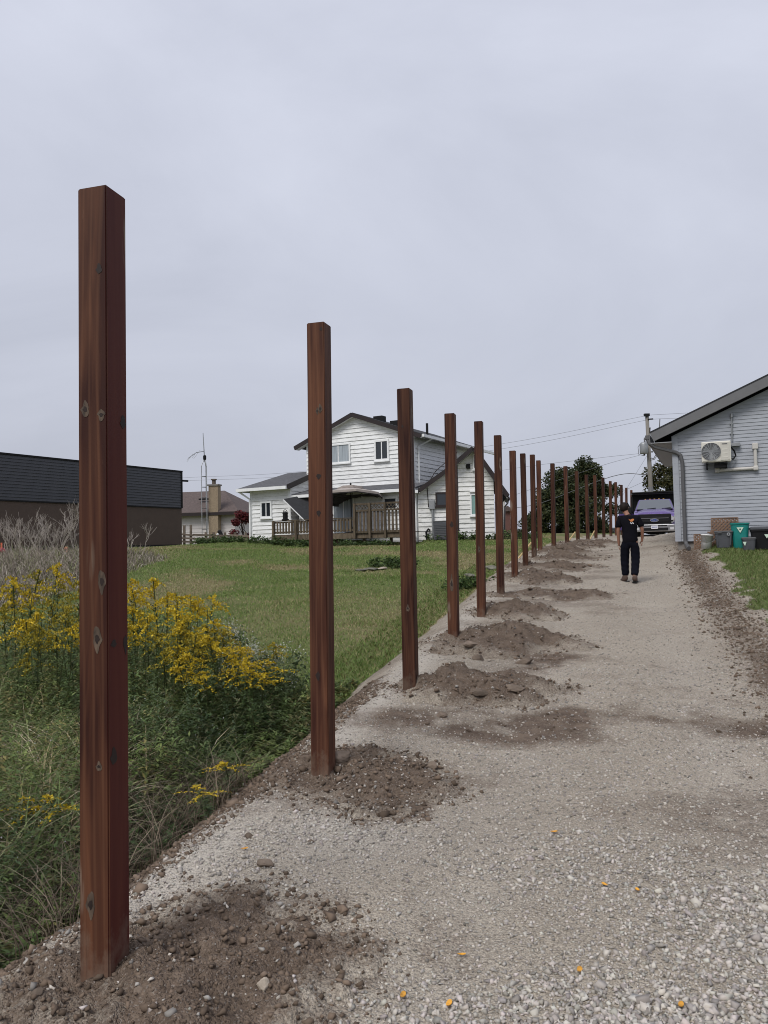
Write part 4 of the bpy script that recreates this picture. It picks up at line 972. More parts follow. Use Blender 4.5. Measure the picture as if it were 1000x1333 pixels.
MB().tube([ga_+BK2*.06+Vector((0,0,-.04)), VW.P(ovh+.02, sz-.02, .28), VW.P(ovh-.12, sz-.12, .22), VW.P(.10, sz-.24, .12), VW.P(dx0+.14, sz-.29, .085), VW.P(dx0+.02, sz-.38, .08), VW.P(dx0-.02, sz-.6, .08), VW.P(dx0-.02, 1.0, .08),
           VW.P(dx0-.02, vb+.16, .08), VW.P(dx0-.05, vb+.05, .12), VW.P(dx0-.12, vb-.05, .42)], .055, 8).build('downspout', MT['dark_grey'], grey)
# heat pump
ha, hb = VW.px(913, 578); ha2, hb2 = VW.px(952, 602)
hp_c = VW.P((ha+ha2)/2, (hb+hb2)/2, .30)
hp = thing('heat_pump', 'cream mini-split heat pump unit with round fan grille bracketed to the grey siding', 'heat pump', VW.P((ha+ha2)/2, hb2-.1, .25))
wd, ht = abs(ha-ha2), abs(hb-hb2); am = (ha+ha2)/2
MB().box(hp_c, (wd, .32, ht), VW.u, VW.n).build('casing', MT['cream'], hp, bevel=.03)
fa = am+wd*.17; fr = ht*.43; fb = (hb+hb2)/2
wbox(VW, am+wd*.46, am-wd*.10, hb-.03, hb2+.03, .461, .468).build('fan_panel', MT['cream'], hp)
fan_c = VW.P(fa, fb, .470)
def disc(c, rr, W, n=28): return [c+W.u*(rr*math.cos(2*math.pi*k/n))+Vector((0,0,rr*math.sin(2*math.pi*k/n))) for k in range(n)]
fg = MB().prism(disc(fan_c, fr, VW), VW.n*.006).build('fan_opening', MT['dark_grey'], hp)
mb = MB()
for k in range(9):
    rr = fr*(k+1)/9.; mb.tube(disc(fan_c+VW.n*.02, rr, VW)+[disc(fan_c+VW.n*.02, rr, VW)[0]], .0045, 4, False)
for k in range(8):
    t = math.pi*k/8; d_ = VW.u*math.cos(t)+Vector((0,0,math.sin(t))); mb.bar(fan_c+VW.n*.022-d_*fr, fan_c+VW.n*.022+d_*fr, .012, .006, up=VW.n)
tag(mb.build('grille', MT['grey_metal'], fg), kind='stuff')
for k in range(3):
    t = 2*math.pi*k/3; p = [fan_c+VW.n*.008, fan_c+VW.n*.008+(VW.u*math.cos(t)+Vector((0,0,math.sin(t))))*fr*.9, fan_c+VW.n*.008+(VW.u*math.cos(t+.9)+Vector((0,0,math.sin(t+.9))))*fr*.8]
    MB().prism(p, VW.n*.004).build('fan_blade', MT['grey_metal'], fg)
wbox(VW, am-wd*.14, am-wd*.45, hb-.04, hb2+.04, .461, .472).build('service_panel', MT['cream_dark'], hp)
wbox(VW, am-wd*.20, am-wd*.38, hb-.075, hb-.10, .473, .477).build('maker_mark', MT['dark_grey'], hp)
for k in range(3): wbox(VW, am-wd*.20, am-wd*.38, hb-.22-.11*k, hb-.25-.11*k, .473, .476).build('vent_slot', MT['cream'], hp)
for a in (am+wd*.33, am-wd*.33):
    MB().bar(VW.P(a, hb2-.03, .02), VW.P(a, hb2-.03, .46), .05, .05).build('bracket', MT['black'], hp); MB().bar(VW.P(a, hb2-.16, .03), VW.P(a, hb2-.05, .40), .04, .04).build('bracket_brace', MT['black'], hp)
MB().box(VW.P(am-wd*.12, hb2-.09, .25), (.30, .2, .12), VW.u, VW.n).build('drain_pan', MT['black'], hp)
MB().tube([VW.P(am-wd*.5, fb+.12, .3), VW.P(am-wd*.62, fb+.0, .2), VW.P(am-wd*.66, fb-.12, .14), VW.P(am-wd*.56, fb-.22, .2), VW.P(am-wd*.5, fb-.2, .3)], .022, 6).build('hose', MT['black'], hp)
MB().box(VW.P(am-wd*.68, fb+.20, .09), (.22, .12, .09), VW.u, VW.n).build('disconnect_box', MT['grey_metal'], hp)
pa = VW.px(951, 560); pa2 = VW.px(951, 543)
con = thing('conduit_pipe', 'thin grey conduit running up the grey siding above the heat pump', 'pipe', VW.P(pa[0], pa[1], .05))
MB().tube([VW.P(pa[0]-.03, hb+.02, .06), VW.P(pa2[0]-.03, pa2[1], .06)], .022, 8).build('pipe', MT['grey_metal'], con)
MB().tube([VW.P(pa2[0]-.03, pa2[1]-.02, .06), VW.P(pa2[0]-.03, pa2[1]+.09, .06)], .04, 8).build('head', MT['grey_metal'], con)
for f in (.3, .7): MB().box(VW.P(pa[0]-.03, hb+.02+(pa2[1]-hb)*f, .05), (.09, .04, .03), VW.u, VW.n).build('clip', MT['grey_metal'], con)
l0 = VW.px(933.5, 603); l1 = VW.px(934, 612.5); l2 = VW.px(984, 609.5); l3 = VW.px(983, 581)
lin = thing('lineset_cover', 'beige pipe cover bent in a U below and right of the heat pump', 'pipe', VW.P(*l1, .05))
MB().tube([VW.P(l0[0], l0[1], .07), VW.P(l1[0], l1[1]+.03, .07), VW.P(l1[0]-.03, l1[1], .07), VW.P(l2[0]+.03, l2[1], .07), VW.P(l2[0], l2[1]+.03, .07), VW.P(l3[0], l3[1], .07)], .047, 10).build('duct', MT['pvc'], lin)
for p in (l1, l2): MB().box(VW.P(p[0], p[1], .07), (.13, .115, .13), VW.u, VW.n).build('elbow', MT['pvc'], lin, bevel=.03)
MB().box(VW.P(l3[0], l3[1], .07), (.15, .13, .17), VW.u, VW.n).build('inlet', MT['pvc'], lin, bevel=.02)
# things against the wall
def gz(p): return h1(p.x, p.y)
def lattice(a0, a1, b0, b1, c, tilt, label):
    o = thing('lattice_panel', label, 'lattice panel', VW.P((a0+a1)/2, b0, c), 'brown lattice panels against the grey building')
    a0, a1 = sorted((a0, a1)); H_ = b1-b0; tv = lambda a, b, cc: VW.P(a, b, c+cc-(b-b0)*tilt)
    mb = MB(); step = .095; k = -int(H_/step)-1
    while a0+k*step < a1:
        for sgn, cc in ((1, 0), (-1, .012)):
            s0 = a0+k*step if sgn > 0 else a0+k*step+H_
            f0, f1 = 0.0, 1.0
            lo_, hi_ = (a0-s0)/(sgn*H_), (a1-s0)/(sgn*H_)
            if lo_ > hi_: lo_, hi_ = hi_, lo_
            f0, f1 = max(0, lo_), min(1, hi_)
            if f1-f0 > .02: mb.bar(tv(s0+sgn*H_*f0, b0+H_*f0, cc), tv(s0+sgn*H_*f1, b0+H_*f1, cc), .042, .010, up=VW.n)
        k += 1
    tag(mb.build('slats', MT['lattice'], o), kind='stuff')
    fm = MB()
    for (x0, y0, x1, y1) in ((a0, b0, a1, b0), (a0, b1, a1, b1), (a0, b0, a0, b1), (a1, b0, a1, b1)): fm.bar(tv(x0, y0, .02), tv(x1, y1, .02), .03, .02, up=VW.n)
    fm.build('edge', MT['lattice'], o)
p0, p1 = VW.px(926, 675), VW.px(962, 712); lattice(p0[0], p1[0], vb-.06, p0[1], .22, .12, 'larger brown lattice panel standing upright behind the grey tote')
p0, p1 = VW.px(904, 696), VW.px(928, 716); lattice(p0[0], p1[0], vb-.10, p0[1], .38, .2, 'small brown lattice panel leaning behind the white bucket')
p0 = VW.px(917, 716); q1_ = VW.px(928, 690)
tr_ = thing('leaning_lattice', 'narrow brown lattice offcut leaning diagonally between the two lattice panels', 'lattice panel', VW.P(p0[0], vb, .3))
for k in range(4): MB().bar(VW.P(p0[0]-.10*k, vb-.03, .44), VW.P(q1_[0]-.10*k+.02, q1_[1]-.04*k, .30), .045, .012, up=VW.n).build('slat', MT['lattice'], tr_)
for k in range(3): MB().bar(VW.P(p0[0]-.02-.04*k, vb+.12+.13*k, .45-.03*k), VW.P(p0[0]-.36-.04*k, vb+.10+.13*k, .45-.03*k), .04, .012, up=VW.n).build('cross_slat', MT['lattice'], tr_)
def base_at(px_, py_, c):
    a, b = VW.off(c).px(px_, py_); p = VW.off(c).P(a, 0, 0); return Vector((p.x, p.y, h1(p.x, p.y)))
def rrect(wx, wy, n=5, r=.06):
    out = []
    for (sx, sy, a0) in ((1, 1, 0), (-1, 1, 90), (-1, -1, 180), (1, -1, 270)):
        for k in range(n):
            t = R(a0+90*k/(n-1)); out.append((sx*(wx/2-r)+r*math.cos(t), sy*(wy/2-r)+r*math.sin(t)))
    return out
def loft(secs, c, ang_, name, mat, parent, cap=True):
    mb = MB(); cu, su = math.cos(ang_), math.sin(ang_); o = 0; n = len(secs[0][0])
    for pts, z in secs:
        for (x, y) in pts: mb.v.append(Vector((c.x+x*cu-y*su, c.y+x*su+y*cu, c.z+z)))
    for i in range(len(secs)-1):
        for k in range(n): a = i*n+k; b = i*n+(k+1) % n; mb.f.append((a, b, b+n, a+n))
    if cap: mb.f.append(tuple(reversed(range(n)))); mb.f.append(tuple((len(secs)-1)*n+k for k in range(n)))
    return mb.build(name, mat, parent)
bp = base_at(919.5, 717, .75)
bkt = thing('bucket', 'white plastic pail with wire handle tipped against the small lattice', 'bucket', bp)
tl = Vector((.10, 0, 1)).normalized()
mb = MB().lathe([(.125, .0), (.15, .36), (.165, .36), (.165, .39), (.15, .395), (.148, .37), (.13, .05), (0.001, .05)], (0,0,0), 22)
mb.v = [bp+Vector((v.x+v.z*.12, v.y, v.z-v.x*.10+.02)) for v in mb.v]; mb.build('pail', MT['bucket'], bkt, smooth=True)
hd = [Vector((.16*math.cos(t), -.10-.02*math.sin(t), .34-.14*math.sin(t))) for t in np.linspace(0, math.pi, 11)]
MB().tube([bp+Vector((v.x+v.z*.12, v.y-.06, v.z)) for v in hd], .006, 5).build('handle', MT['grey_metal'], bkt)
bp = base_at(943, 717, .75)
tote = thing('storage_tote', 'dark grey rectangular storage tote, left of the teal bin', 'tote', bp)
loft([(rrect(.36, .34), 0), (rrect(.43, .40), .36), (rrect(.45, .42), .37), (rrect(.46, .43), .41)], bp, -A23, 'tub', MT['tote'], tote)
loft([(rrect(.48, .45), .412), (rrect(.48, .45), .44), (rrect(.42, .39), .452)], bp, -A23, 'lid', MT['dark_grey'], tote)
f = VW.n*.225
MB().prism(disc(bp+f+VW.u*-.12+Vector((0,0,.36)), .045, VW, 14), VW.n*.012).build('sticker', MT['galv'], tote)
MB().prism(disc(bp+f+VW.u*-.12+VW.n*.013+Vector((0,0,.36)), .017, VW, 10), VW.n*.004).build('sticker_mark', MT['black'], tote)
for s_ in (-1, 1): MB().bar(bp+VW.n*.195+VW.u*(.15*s_)+Vector((0,0,.06)), bp+VW.n*.215+VW.u*(.17*s_)+Vector((0,0,.34)), .03, .02, up=VW.n).build('rib', MT['tote'], tote)
MB().box(bp+VW.n*.228+VW.u*.10+Vector((0,0,.41)), (.10, .03, .05), VW.u, VW.n).build('latch', MT['dark_grey'], tote)
bp = base_at(964.5, 718, .70)
tb = thing('recycling_bin', 'tall teal recycling bin with a pale triangular sticker', 'bin', bp)
loft([(rrect(.36, .36, r=.1), 0), (rrect(.40, .40, r=.1), .3), (rrect(.45, .43, r=.1), .63), (rrect(.48, .46, r=.1), .64), (rrect(.48, .46, r=.1), .68), (rrect(.44, .42, r=.09), .68), (rrect(.38, .37, r=.09), .3)], bp, -A23, 'tub', MT['teal'], tb)
sc_ = bp+VW.n*.222+Vector((0,0,.50))
MB().prism([sc_+VW.u*.085+Vector((0,0,.06)), sc_-VW.u*.085+Vector((0,0,.06)), sc_+Vector((0,0,-.09))], VW.n*.006).build('sticker', MT['sticker'], tb)
MB().prism(disc(sc_+VW.n*.008+Vector((0,0,.01)), .022, VW, 10), VW.n*.003).build('sticker_print', MT['sticker_dark'], tb)
bp = base_at(975.5, 718, 1.0)
sb_ = thing('small_bin', 'small dark grey lidded tub in front of the teal bin', 'tub', bp)
loft([(rrect(.28, .26), 0), (rrect(.32, .30), .26), (rrect(.34, .32), .27), (rrect(.34, .32), .30)], bp, -A23, 'tub', MT['tote'], sb_)
loft([(rrect(.36, .34), .301), (rrect(.36, .34), .325), (rrect(.30, .28), .34)], bp, -A23, 'lid', MT['dark_grey'], sb_)
sc_ = bp+VW.n*.155+VW.u*.10+Vector((0,0,.17)); MB().prism([sc_+VW.u*.05+Vector((0,0,.05)), sc_-VW.u*.04+Vector((0,0,.05)), sc_+Vector((0,0,-.06))], VW.n*.012).build('sticker', MT['sticker'], sb_)
bp = base_at(993, 716, .75)
bb_ = thing('garbage_bin', 'wide charcoal garbage bin with lid at the right edge', 'bin', bp)
loft([(rrect(.46, .40), 0), (rrect(.54, .46), .46), (rrect(.58, .50), .47), (rrect(.58, .50), .52)], bp, -A23, 'tub', MT['black'], bb_)
loft([(rrect(.60, .52), .523), (rrect(.60, .52), .57), (rrect(.50, .44), .60)], bp, -A23, 'lid', MT['tote'], bb_)
sc_ = bp+VW.n*.245+VW.u*-.10+Vector((0,0,.34)); MB().prism([sc_+VW.u*.06+Vector((0,0,.05)), sc_-VW.u*.06+Vector((0,0,.05)), sc_+Vector((0,0,-.06))], VW.n*.02).build('sticker', MT['sticker'], bb_)

# ------------------------------------------------------------------ person walking away
def skin(verts, edges, radii, root=0, sub=2):
    me = bpy.data.meshes.new('tmp'); me.from_pydata(verts, edges, []); o = bpy.data.objects.new('tmp', me); COL.objects.link(o)
    o.modifiers.new('s', 'SKIN'); sv = me.skin_vertices[0].data
    for i, r_ in enumerate(radii):
        sv[i].radius = r_ if hasattr(r_, '__len__') else (r_, r_); sv[i].use_root = (i == root)
    m2 = o.modifiers.new('u', 'SUBSURF'); m2.levels = sub; m2.render_levels = sub
    dg = bpy.context.evaluated_depsgraph_get(); ev = o.evaluated_get(dg); out = bpy.data.meshes.new_from_object(ev)
    V = [v.co.copy() for v in out.vertices]; Fs = [tuple(p.vertices) for p in out.polygons]
    bpy.data.objects.remove(o); bpy.data.meshes.remove(me); bpy.data.meshes.remove(out); return V, Fs
pf = U(822, 753, 17.0); pz = h1(pf.x, pf.y)
per = thing('person', 'person in black t-shirt with orange back print walking away up the driveway', 'person', (pf.x, pf.y, pz), rotz=R(-17), local=True)
ps = MB()
bv = [(0,0,.95), (0,.01,1.14), (-.005,.015,1.33), (-.03,.02,1.475), (-.065,.045,1.545), (-.095,.07,1.61), (-.105,.08,1.685),
      (-.185,.015,1.425), (-.245,-.01,1.15), (-.24,.03,.885), (-.235,.055,.80),
      (.175,.015,1.415), (.265,-.02,1.165), (.262,.06,.955), (.25,.09,.88),
      (-.095,.01,.90), (-.115,.11,.50), (-.115,.10,.09), (.095,0,.90), (.095,.04,.50), (.066,-.14,.10)]
be_ = [(0,1),(1,2),(2,3),(3,4),(4,5),(5,6),(2,7),(7,8),(8,9),(9,10),(2,11),(11,12),(12,13),(13,14),(0,15),(15,16),(16,17),(0,18),(18,19),(19,20)]
br_ = [(.14,.10),(.13,.095),(.15,.10),(.062,.06),(.055,.055),(.075,.085),(.072,.088),(.055,.06),(.042,.042),(.028,.03),(.038,.020),(.055,.06),(.042,.042),(.028,.03),(.038,.020),
       (.085,.09),(.056,.06),(.04,.045),(.085,.09),(.056,.06),(.04,.045)]
ps.add(*skin(bv, be_, br_))
for (pw, sgn, fwd) in (((-.235,.055,.80), -1, .2), ((.25,.09,.88), 1, .35)):
    px_, py_, pz_ = pw
    for k, ln in enumerate((.062, .072, .076, .068)):
        ox = (k-1.5)*.017; a = Vector((px_+.004*sgn, py_+ox, pz_-.01)); b = a+Vector((-.006*sgn, .004, -ln*.62)); c_ = b+Vector((-.022*sgn, .004, -ln*.42))
        ps.add(*skin([a, b, c_], [(0,1),(1,2)], [.0095, .0085, .007], 0, 1))
    a = Vector((px_-.008*sgn, py_+.028, pz_+.03)); b = a+Vector((-.018*sgn, .028, -.038)); c_ = b+Vector((-.006*sgn, .004, -.03))
    ps.add(*skin([a, b, c_], [(0,1),(1,2)], [.011, .010, .008], 0, 1))
ps.add(*skin([(-.105,.155,1.655), (-.105,.178,1.635)], [(0,1)], [.014, .012], 0, 1))           # nose
for s_ in (-1, 1): ps.add(*skin([(-.10+.078*s_,.07,1.665), (-.10+.088*s_,.06,1.63)], [(0,1)], [(.010,.022), (.009,.016)], 0, 1))  # ears
ps.build('body', MT['skin'], per, smooth=True)
hv, hf = skin([(-.09,.035,1.555), (-.097,.045,1.61), (-.103,.06,1.67), (-.105,.08,1.72), (-.105,.12,1.735)], [(0,1),(1,2),(2,3),(3,4)], [(.055,.045), (.088,.085), (.096,.108), (.088,.102), (.05,.05)], 0, 2)
MB().add([v+Vector((random.uniform(-.007,.007), random.uniform(-.007,.004), random.uniform(-.006,.008))) for v in hv], hf).build('hair', MT['hair'], per, smooth=True)
tv_ = [(0,-.005,.80), (0,.0,.98), (0,.005,1.15), (-.003,.015,1.33), (-.02,.02,1.44), (-.03,.025,1.485), (-.195,.012,1.415), (-.235,-.004,1.27), (-.243,-.008,1.20), (.185,.012,1.405), (.235,-.008,1.27), (.252,-.016,1.205)]
V_, F_ = skin(tv_, [(0,1),(1,2),(2,3),(3,4),(4,5),(3,6),(6,7),(7,8),(3,9),(9,10),(10,11)],
              [(.185,.135),(.178,.128),(.168,.122),(.185,.128),(.12,.095),(.074,.07),(.085,.085),(.078,.076),(.082,.08),(.085,.085),(.078,.076),(.082,.08)])
MB().add([v+Vector((.006*math.sin(v.z*45+v.x*20), .008*math.sin(v.z*38+v.x*31), 0)) for v in V_], F_).build('t_shirt', MT['shirt'], per, smooth=True)
# print on the back: an orange round figure with small pale lettering marks below
bx0, bz0 = .055, 1.365
def backy(x, z):
    return min([v.y for v in V_ if abs(v.x-x) < .035 and abs(v.z-z) < .035] or [-.1])-.006
yb_ = backy(bx0, bz0)-.004
pr = MB().prism([Vector((bx0+.044*math.cos(t)*(1+.12*math.sin(3*t)), yb_, bz0+.030*math.sin(t)+.012*math.cos(t))) for t in np.linspace(0, 2*math.pi, 18, endpoint=False)], (0, .006, 0)).build('back_print', MT['orange'], per)
MB().prism([Vector((bx0-.045, yb_, bz0+.015)), Vector((bx0-.075, yb_, bz0+.035)), Vector((bx0-.045, yb_, bz0-.01))], (0,.006,0)).build('print_detail', MT['orange'], pr)
for k in range(4): MB().box((bx0-.03+.02*k, yb_-.002, bz0-.058-.012*(k % 2)), (.013, .005, .028)).build('print_lettering', MT['print_white'], pr)
# trousers
qv = [(0,0,.93), (-.10,.005,.86), (-.125,.11,.50), (-.12,.115,.24), (-.115,.10,.13), (.10,0,.86), (.105,.05,.50), (.08,-.06,.24), (.068,-.13,.14), (0,0,1.02)]
V_, F_ = skin(qv, [(9,0),(0,1),(1,2),(2,3),(3,4),(0,5),(5,6),(6,7),(7,8)], [(.165,.125),(.128,.12),(.098,.10),(.084,.088),(.088,.092),(.128,.12),(.098,.10),(.084,.088),(.088,.092),(.16,.12)], 0)
MB().add([v+Vector((.005*math.sin(v.z*60), .008*math.sin(v.z*50+v.x*20), 0)) for v in V_], F_).build('trousers', MT['jeans'], per, smooth=True)
for (ax, ay, tx, ty) in ((-.115, .10, -.09, .17), (.066, -.14, .03, .20)):
    V_, F_ = skin([(ax, ay, .17), (ax, ay-.005, .06), (ax, ay-.05, .045), (ax+tx*.5, ay+ty*.5, .05), (ax+tx, ay+ty, .04)], [(0,1),(1,2),(1,3),(3,4)], [(.062,.066),(.062,.06),(.05,.044),(.056,.046),(.045,.034)], 1)
    bt = MB().add(V_, F_).build('boot', MT['boot'], per, smooth=True)
    d_ = Vector((tx, ty, 0)); c_ = Vector((ax+tx*.42, ay+ty*.42-.012, .012)); MB().box(c_, (.10, d_.length+.13, .022), d_.cross(Vector((0,0,1))), d_).build('sole', MT['black'], bt, bevel=.008)

# ------------------------------------------------------------------ truck facing the camera
tp_ = U(853, 704, 37.6); tz = -.10
tk = thing('pickup_truck', 'purple heavy pickup truck with black dump box, parked facing the camera', 'truck', (tp_.x, tp_.y, tz), rotz=R(-20.5), local=True)
HW = 1.02
def tsec(prof, y0, y1, name, mat, taper0=1, taper1=1, bev=.03, parent=tk):
    """prof: half outline [(x,z)...] mirrored, extruded y0..y1"""
    p = [(x, z) for x, z in prof]+[(-x, z) for x, z in reversed(prof)]
    mb = MB(); n = len(p); vs = [Vector((x*taper0, y0, z)) for x, z in p]+[Vector((x*taper1, y1, z)) for x, z in p]
    mb.add(vs, [tuple(range(n)), tuple(reversed(range(n, 2*n)))]+[(i, i+n, (i+1) % n+n, (i+1) % n) for i in range(n)])
    return mb.build(name, mat, parent, bevel=bev)
# hood with raised centre
hd_ = MB(); rows = [(.06, 1.33, .90), (.11, 1.44, .92), (.6, 1.56, .96), (1.27, 1.67, .965)]; nx = 9
for (y, z, hw) in rows:
    for i in range(nx):
        f = -1+2*i/(nx-1); hd_.v.append(Vector((hw*f, y, z-.10*f*f+.03*math.exp(-((abs(f)-.45)/.16)**2))))
for r_ in range(len(rows)-1):
    for i in range(nx-1): a = r_*nx+i; hd_.f.append((a, a+1, a+nx+1, a+nx))
o = hd_.build('hood', MT['purple'], tk, smooth=True)
tsec([(.93, .62), (.96, .95), (.95, 1.36)], .12, 1.3, 'front_body', MT['purple'], .97, 1.0, .05)
tsec([(.72, .72), (.78, .8), (.78, 1.33), (.74, 1.37)], .02, .20, 'grille', MT['black'], 1, 1, .03)
gr_ = tsec([(.66, .80), (.70, .84), (.70, 1.22), (.66, 1.25)], .0, .03, 'grille_mesh', MT['black'], 1, 1, .01)
for z in (.86, 1.16): MB().box((0, -.005, z), (1.32, .03, .035)).build('grille_bar', MT['dark_grey'], gr_)
MB().box((0, -.012, 1.02), (1.36, .03, .10)).build('grille_bar', MT['black'], gr_, bevel=.01)
# oval badge
def oval(rx, rz_, y, zc, n=28): return [Vector((rx*math.cos(2*math.pi*k/n), y, zc+rz_*math.sin(2*math.pi*k/n))) for k in range(n)]
bd = MB().prism(oval(.20, .085, -.035, 1.06), (0, -.015, 0)).build('badge', MT['chrome'], tk)
MB().prism(oval(.165, .06, -.052, 1.06), (0, -.004, 0)).build('badge_field', MT['blue'], bd)
cu = bpy.data.curves.new('badge_text', 'FONT'); cu.body = 'Ford'; cu.size = .125; cu.align_x = 'CENTER'; cu.align_y = 'CENTER'; cu.extrude = .002; cu.shear = .25
to = bpy.data.objects.new('badge_lettering', cu); COL.objects.link(to)
dg = bpy.context.evaluated_depsgraph_get(); tm = bpy.data.meshes.new_from_object(to.evaluated_get(dg)); bpy.data.objects.remove(to)
to = link('badge_lettering', tm, MT['chrome'], bd); to.location = (0, -.060, 1.06); to.rotation_euler = (R(90), 0, 0)
# headlights
for s_ in (-1, 1):
    pts = [Vector((s_*.735, .03, 1.27)), Vector((s_*.96, .12, 1.25)), Vector((s_*.985, .20, 1.00)), Vector((s_*.80, .05, .90)), Vector((s_*.74, .03, .98))]
    hl = MB().prism(pts, (0, .10, 0)).build('headlight', MT['lamp'], tk, bevel=.015)
    MB().box((s_*.955, .105, 1.08), (.06, .05, .13)).build('indicator', MT['amber'], hl, bevel=.01)
    MB().box((s_*.82, .02, 1.02), (.10, .03, .07)).build('lens', MT['black'], hl, bevel=.01)
# bumper
bu = tsec([(.95, .50), (1.0, .56), (1.0, .80), (.95, .86)], -.10, .16, 'bumper', MT['chrome'], .94, 1.0, .04)
MB().box((0, -.112, .62), (1.25, .03, .14)).build('bumper_intake', MT['black'], bu, bevel=.02)
MB().box((0, -.112, .79), (1.15, .02, .05)).build('bumper_step', MT['black'], bu, bevel=.01)
for s_ in (-1, 1): MB().box((s_*.80, -.115, .64), (.18, .03, .12)).build('fog_lamp', MT['lamp'], bu, bevel=.03)
pl_ = MB().box((0, -.135, .72), (.31, .012, .155)).build('number_plate', MT['plate'], tk)
for k in range(6): MB().box((-.11+.044*k, -.143, .72), (.028, .003, .06)).build('plate_character', MT['blue'], pl_)
# cab
CB = [(.99, .55), (1.0, .95), (.99, 1.45), (.965, 1.60)]
tsec(CB, 1.22, 3.2, 'cab', MT['purple'], 1, 1, .04)
cv = [Vector((x, y, z)) for (x, y, z) in ((-.93, 1.25, 1.61), (.93, 1.25, 1.61), (.75, 1.95, 2.18), (-.75, 1.95, 2.18), (-.93, 3.2, 1.61), (.93, 3.2, 1.61), (.76, 3.05, 2.18), (-.76, 3.05, 2.18))]
MB().add(cv, [(0,1,2,3), (1,5,6,2), (5,4,7,6), (4,0,3,7), (3,2,6,7)]).build('cab_frame', MT['purple'], tk, bevel=.035)
n_ = Vector((0, -.57, .70)).normalized()
ws_ = MB().prism([Vector((-.86, 1.305, 1.65))+n_*.012, Vector((.86, 1.305, 1.65))+n_*.012, Vector((.70, 1.90, 2.135))+n_*.012, Vector((-.70, 1.90, 2.135))+n_*.012], n_*.012).build('windscreen', MT['windscreen'], tk)
for s_ in (-1, 1):
    sd = MB().prism([Vector((s_*.925, 1.42, 1.65)), Vector((s_*.925, 3.0, 1.65)), Vector((s_*.78, 2.9, 2.12)), Vector((s_*.775, 1.98, 2.12))], (s_*.02, 0, .004)).build('side_window', MT['glass'], tk)
    MB().bar(Vector((s_*.35, 1.28, 1.655))+n_*.03, Vector((s_*.35+.42, 1.34, 1.69))+n_*.03, .03, .02).build('wiper', MT['black'], tk)
MB().box((0, 1.25, 1.63), (1.72, .12, .03)).build('cowl', MT['black'], tk)
for k in range(5): MB().box((-.44+.22*k, 2.04, 2.20), (.08, .10, .035)).build('clearance_light', MT['amber'] if k else MT['amber'], tk, bevel=.02)
# door swung open on the passenger side, with mirror
dr = MB().prism([Vector((-1.0, 1.30, .62)), Vector((-1.72, 1.05, .62)), Vector((-1.72, 1.05, 1.46)), Vector((-1.0, 1.30, 1.46))], (.02, .07, 0)).build('door', MT['purple'], tk, bevel=.02)
MB().prism([Vector((-1.0, 1.30, 1.465)), Vector((-1.70, 1.06, 1.465)), Vector((-1.58, 1.12, 1.90)), Vector((-1.30, 1.24, 2.0))], (.015, .045, 0)).build('door_window', MT['glass'], dr)
MB().tube([Vector((-1.02, 1.29, 1.46)), Vector((-1.30, 1.23, 2.02)), Vector((-1.60, 1.10, 1.92)), Vector((-1.73, 1.05, 1.46))], .032, 6).build('door_frame', MT['black'], dr)
MB().box((-1.20, 1.12, 1.62), (.22, .12, .36)).build('mirror', MT['black'], dr, bevel=.04)
MB().box((1.16, 1.25, 1.62), (.24, .14, .38)).build('mirror', MT['black'], tk, bevel=.04)
MB().box((1.02, 1.27, 1.5), (.2, .06, .06)).build('mirror_arm', MT['black'], tk)
for (x, y) in ((-.86, .75), (.86, .75), (-.86, 4.6), (.86, 4.6)):
    mb = MB().lathe([(.21, -.13), (.36, -.12), (.40, -.06), (.40, .06), (.36, .12), (.21, .13)], (0,0,0), 24); mb.v = [Vector((x+v.z, y+v.x, .40+v.y)) for v in mb.v]
    wh = mb.build('wheel', MT['tyre'], tk, smooth=True)
    mb = MB().lathe([(.06, -.09), (.20, -.10), (.22, -.11), (.22, .11), (.20, .10), (.06, .09)], (0,0,0), 18); mb.v = [Vector((x+v.z, y+v.x, .40+v.y)) for v in mb.v]
    mb.build('rim', MT['chrome'], wh)
MB().box((0, 3.6, .55), (.9, 6.0, .25)).build('chassis', MT['black'], tk)
MB().box((0, .9, .5), (1.5, 1.2, .12)).build('axle_guard', MT['black'], tk)
MB().box((0, 5.0, 1.81), (2.36, 3.4, 1.44)).build('dump_box', MT['black'], tk, bevel=.03)
for s_ in (-1, 1): MB().box((s_*1.15, 3.27, 1.75), (.10, .06, 1.36)).build('box_stake', MT['black'], tk)
MB().box((0, 3.26, 2.56), (2.42, .10, .09)).build('box_rail', MT['dark_grey'], tk)
MB().box((0, 3.0, 2.60), (2.3, .7, .05)).build('cab_shield', MT['black'], tk)

# ------------------------------------------------------------------ utility pole, transformer, wires
pt0, ptop = U(846.5, 700, 56), U(842.3, 539.5, 56)
pole = thing('utility_pole', 'grey timber utility pole with transformer behind the truck', 'utility pole', (pt0.x, pt0.y, .2))
tb_ = Vector((ptop.x+.14, pt0.y, .0)); tt_ = Vector((ptop.x, pt0.y, ptop.z))
MB().tube([tb_, tt_], [.19, .125], 12).build('shaft', MT['pole'], pole, smooth=True)
MB().tube([tb_, tb_.lerp(tt_, .42)], [.205, .165], 12).build('dark_sleeve', MT['dark_grey'], pole, smooth=True)
MB().box(tt_+Vector((-.05, -.1, -.05)), (.40, .22, .20)).build('cap', MT['black'], pole, bevel=.03)
MB().bar(tt_+Vector((0, -.12, -.38)), tt_+Vector((.40, -.12, -.36)), .07, .09).build('insulator_arm', MT['black'], pole)
tcc = U(838.3, 583.5, 55.7)
trf = MB().lathe([(.05, -.42), (.27, -.40), (.29, -.34), (.29, .30), (.27, .36), (.18, .44), (.05, .46)], tcc, 16).build('transformer', MT['grey_metal'], pole, smooth=True)
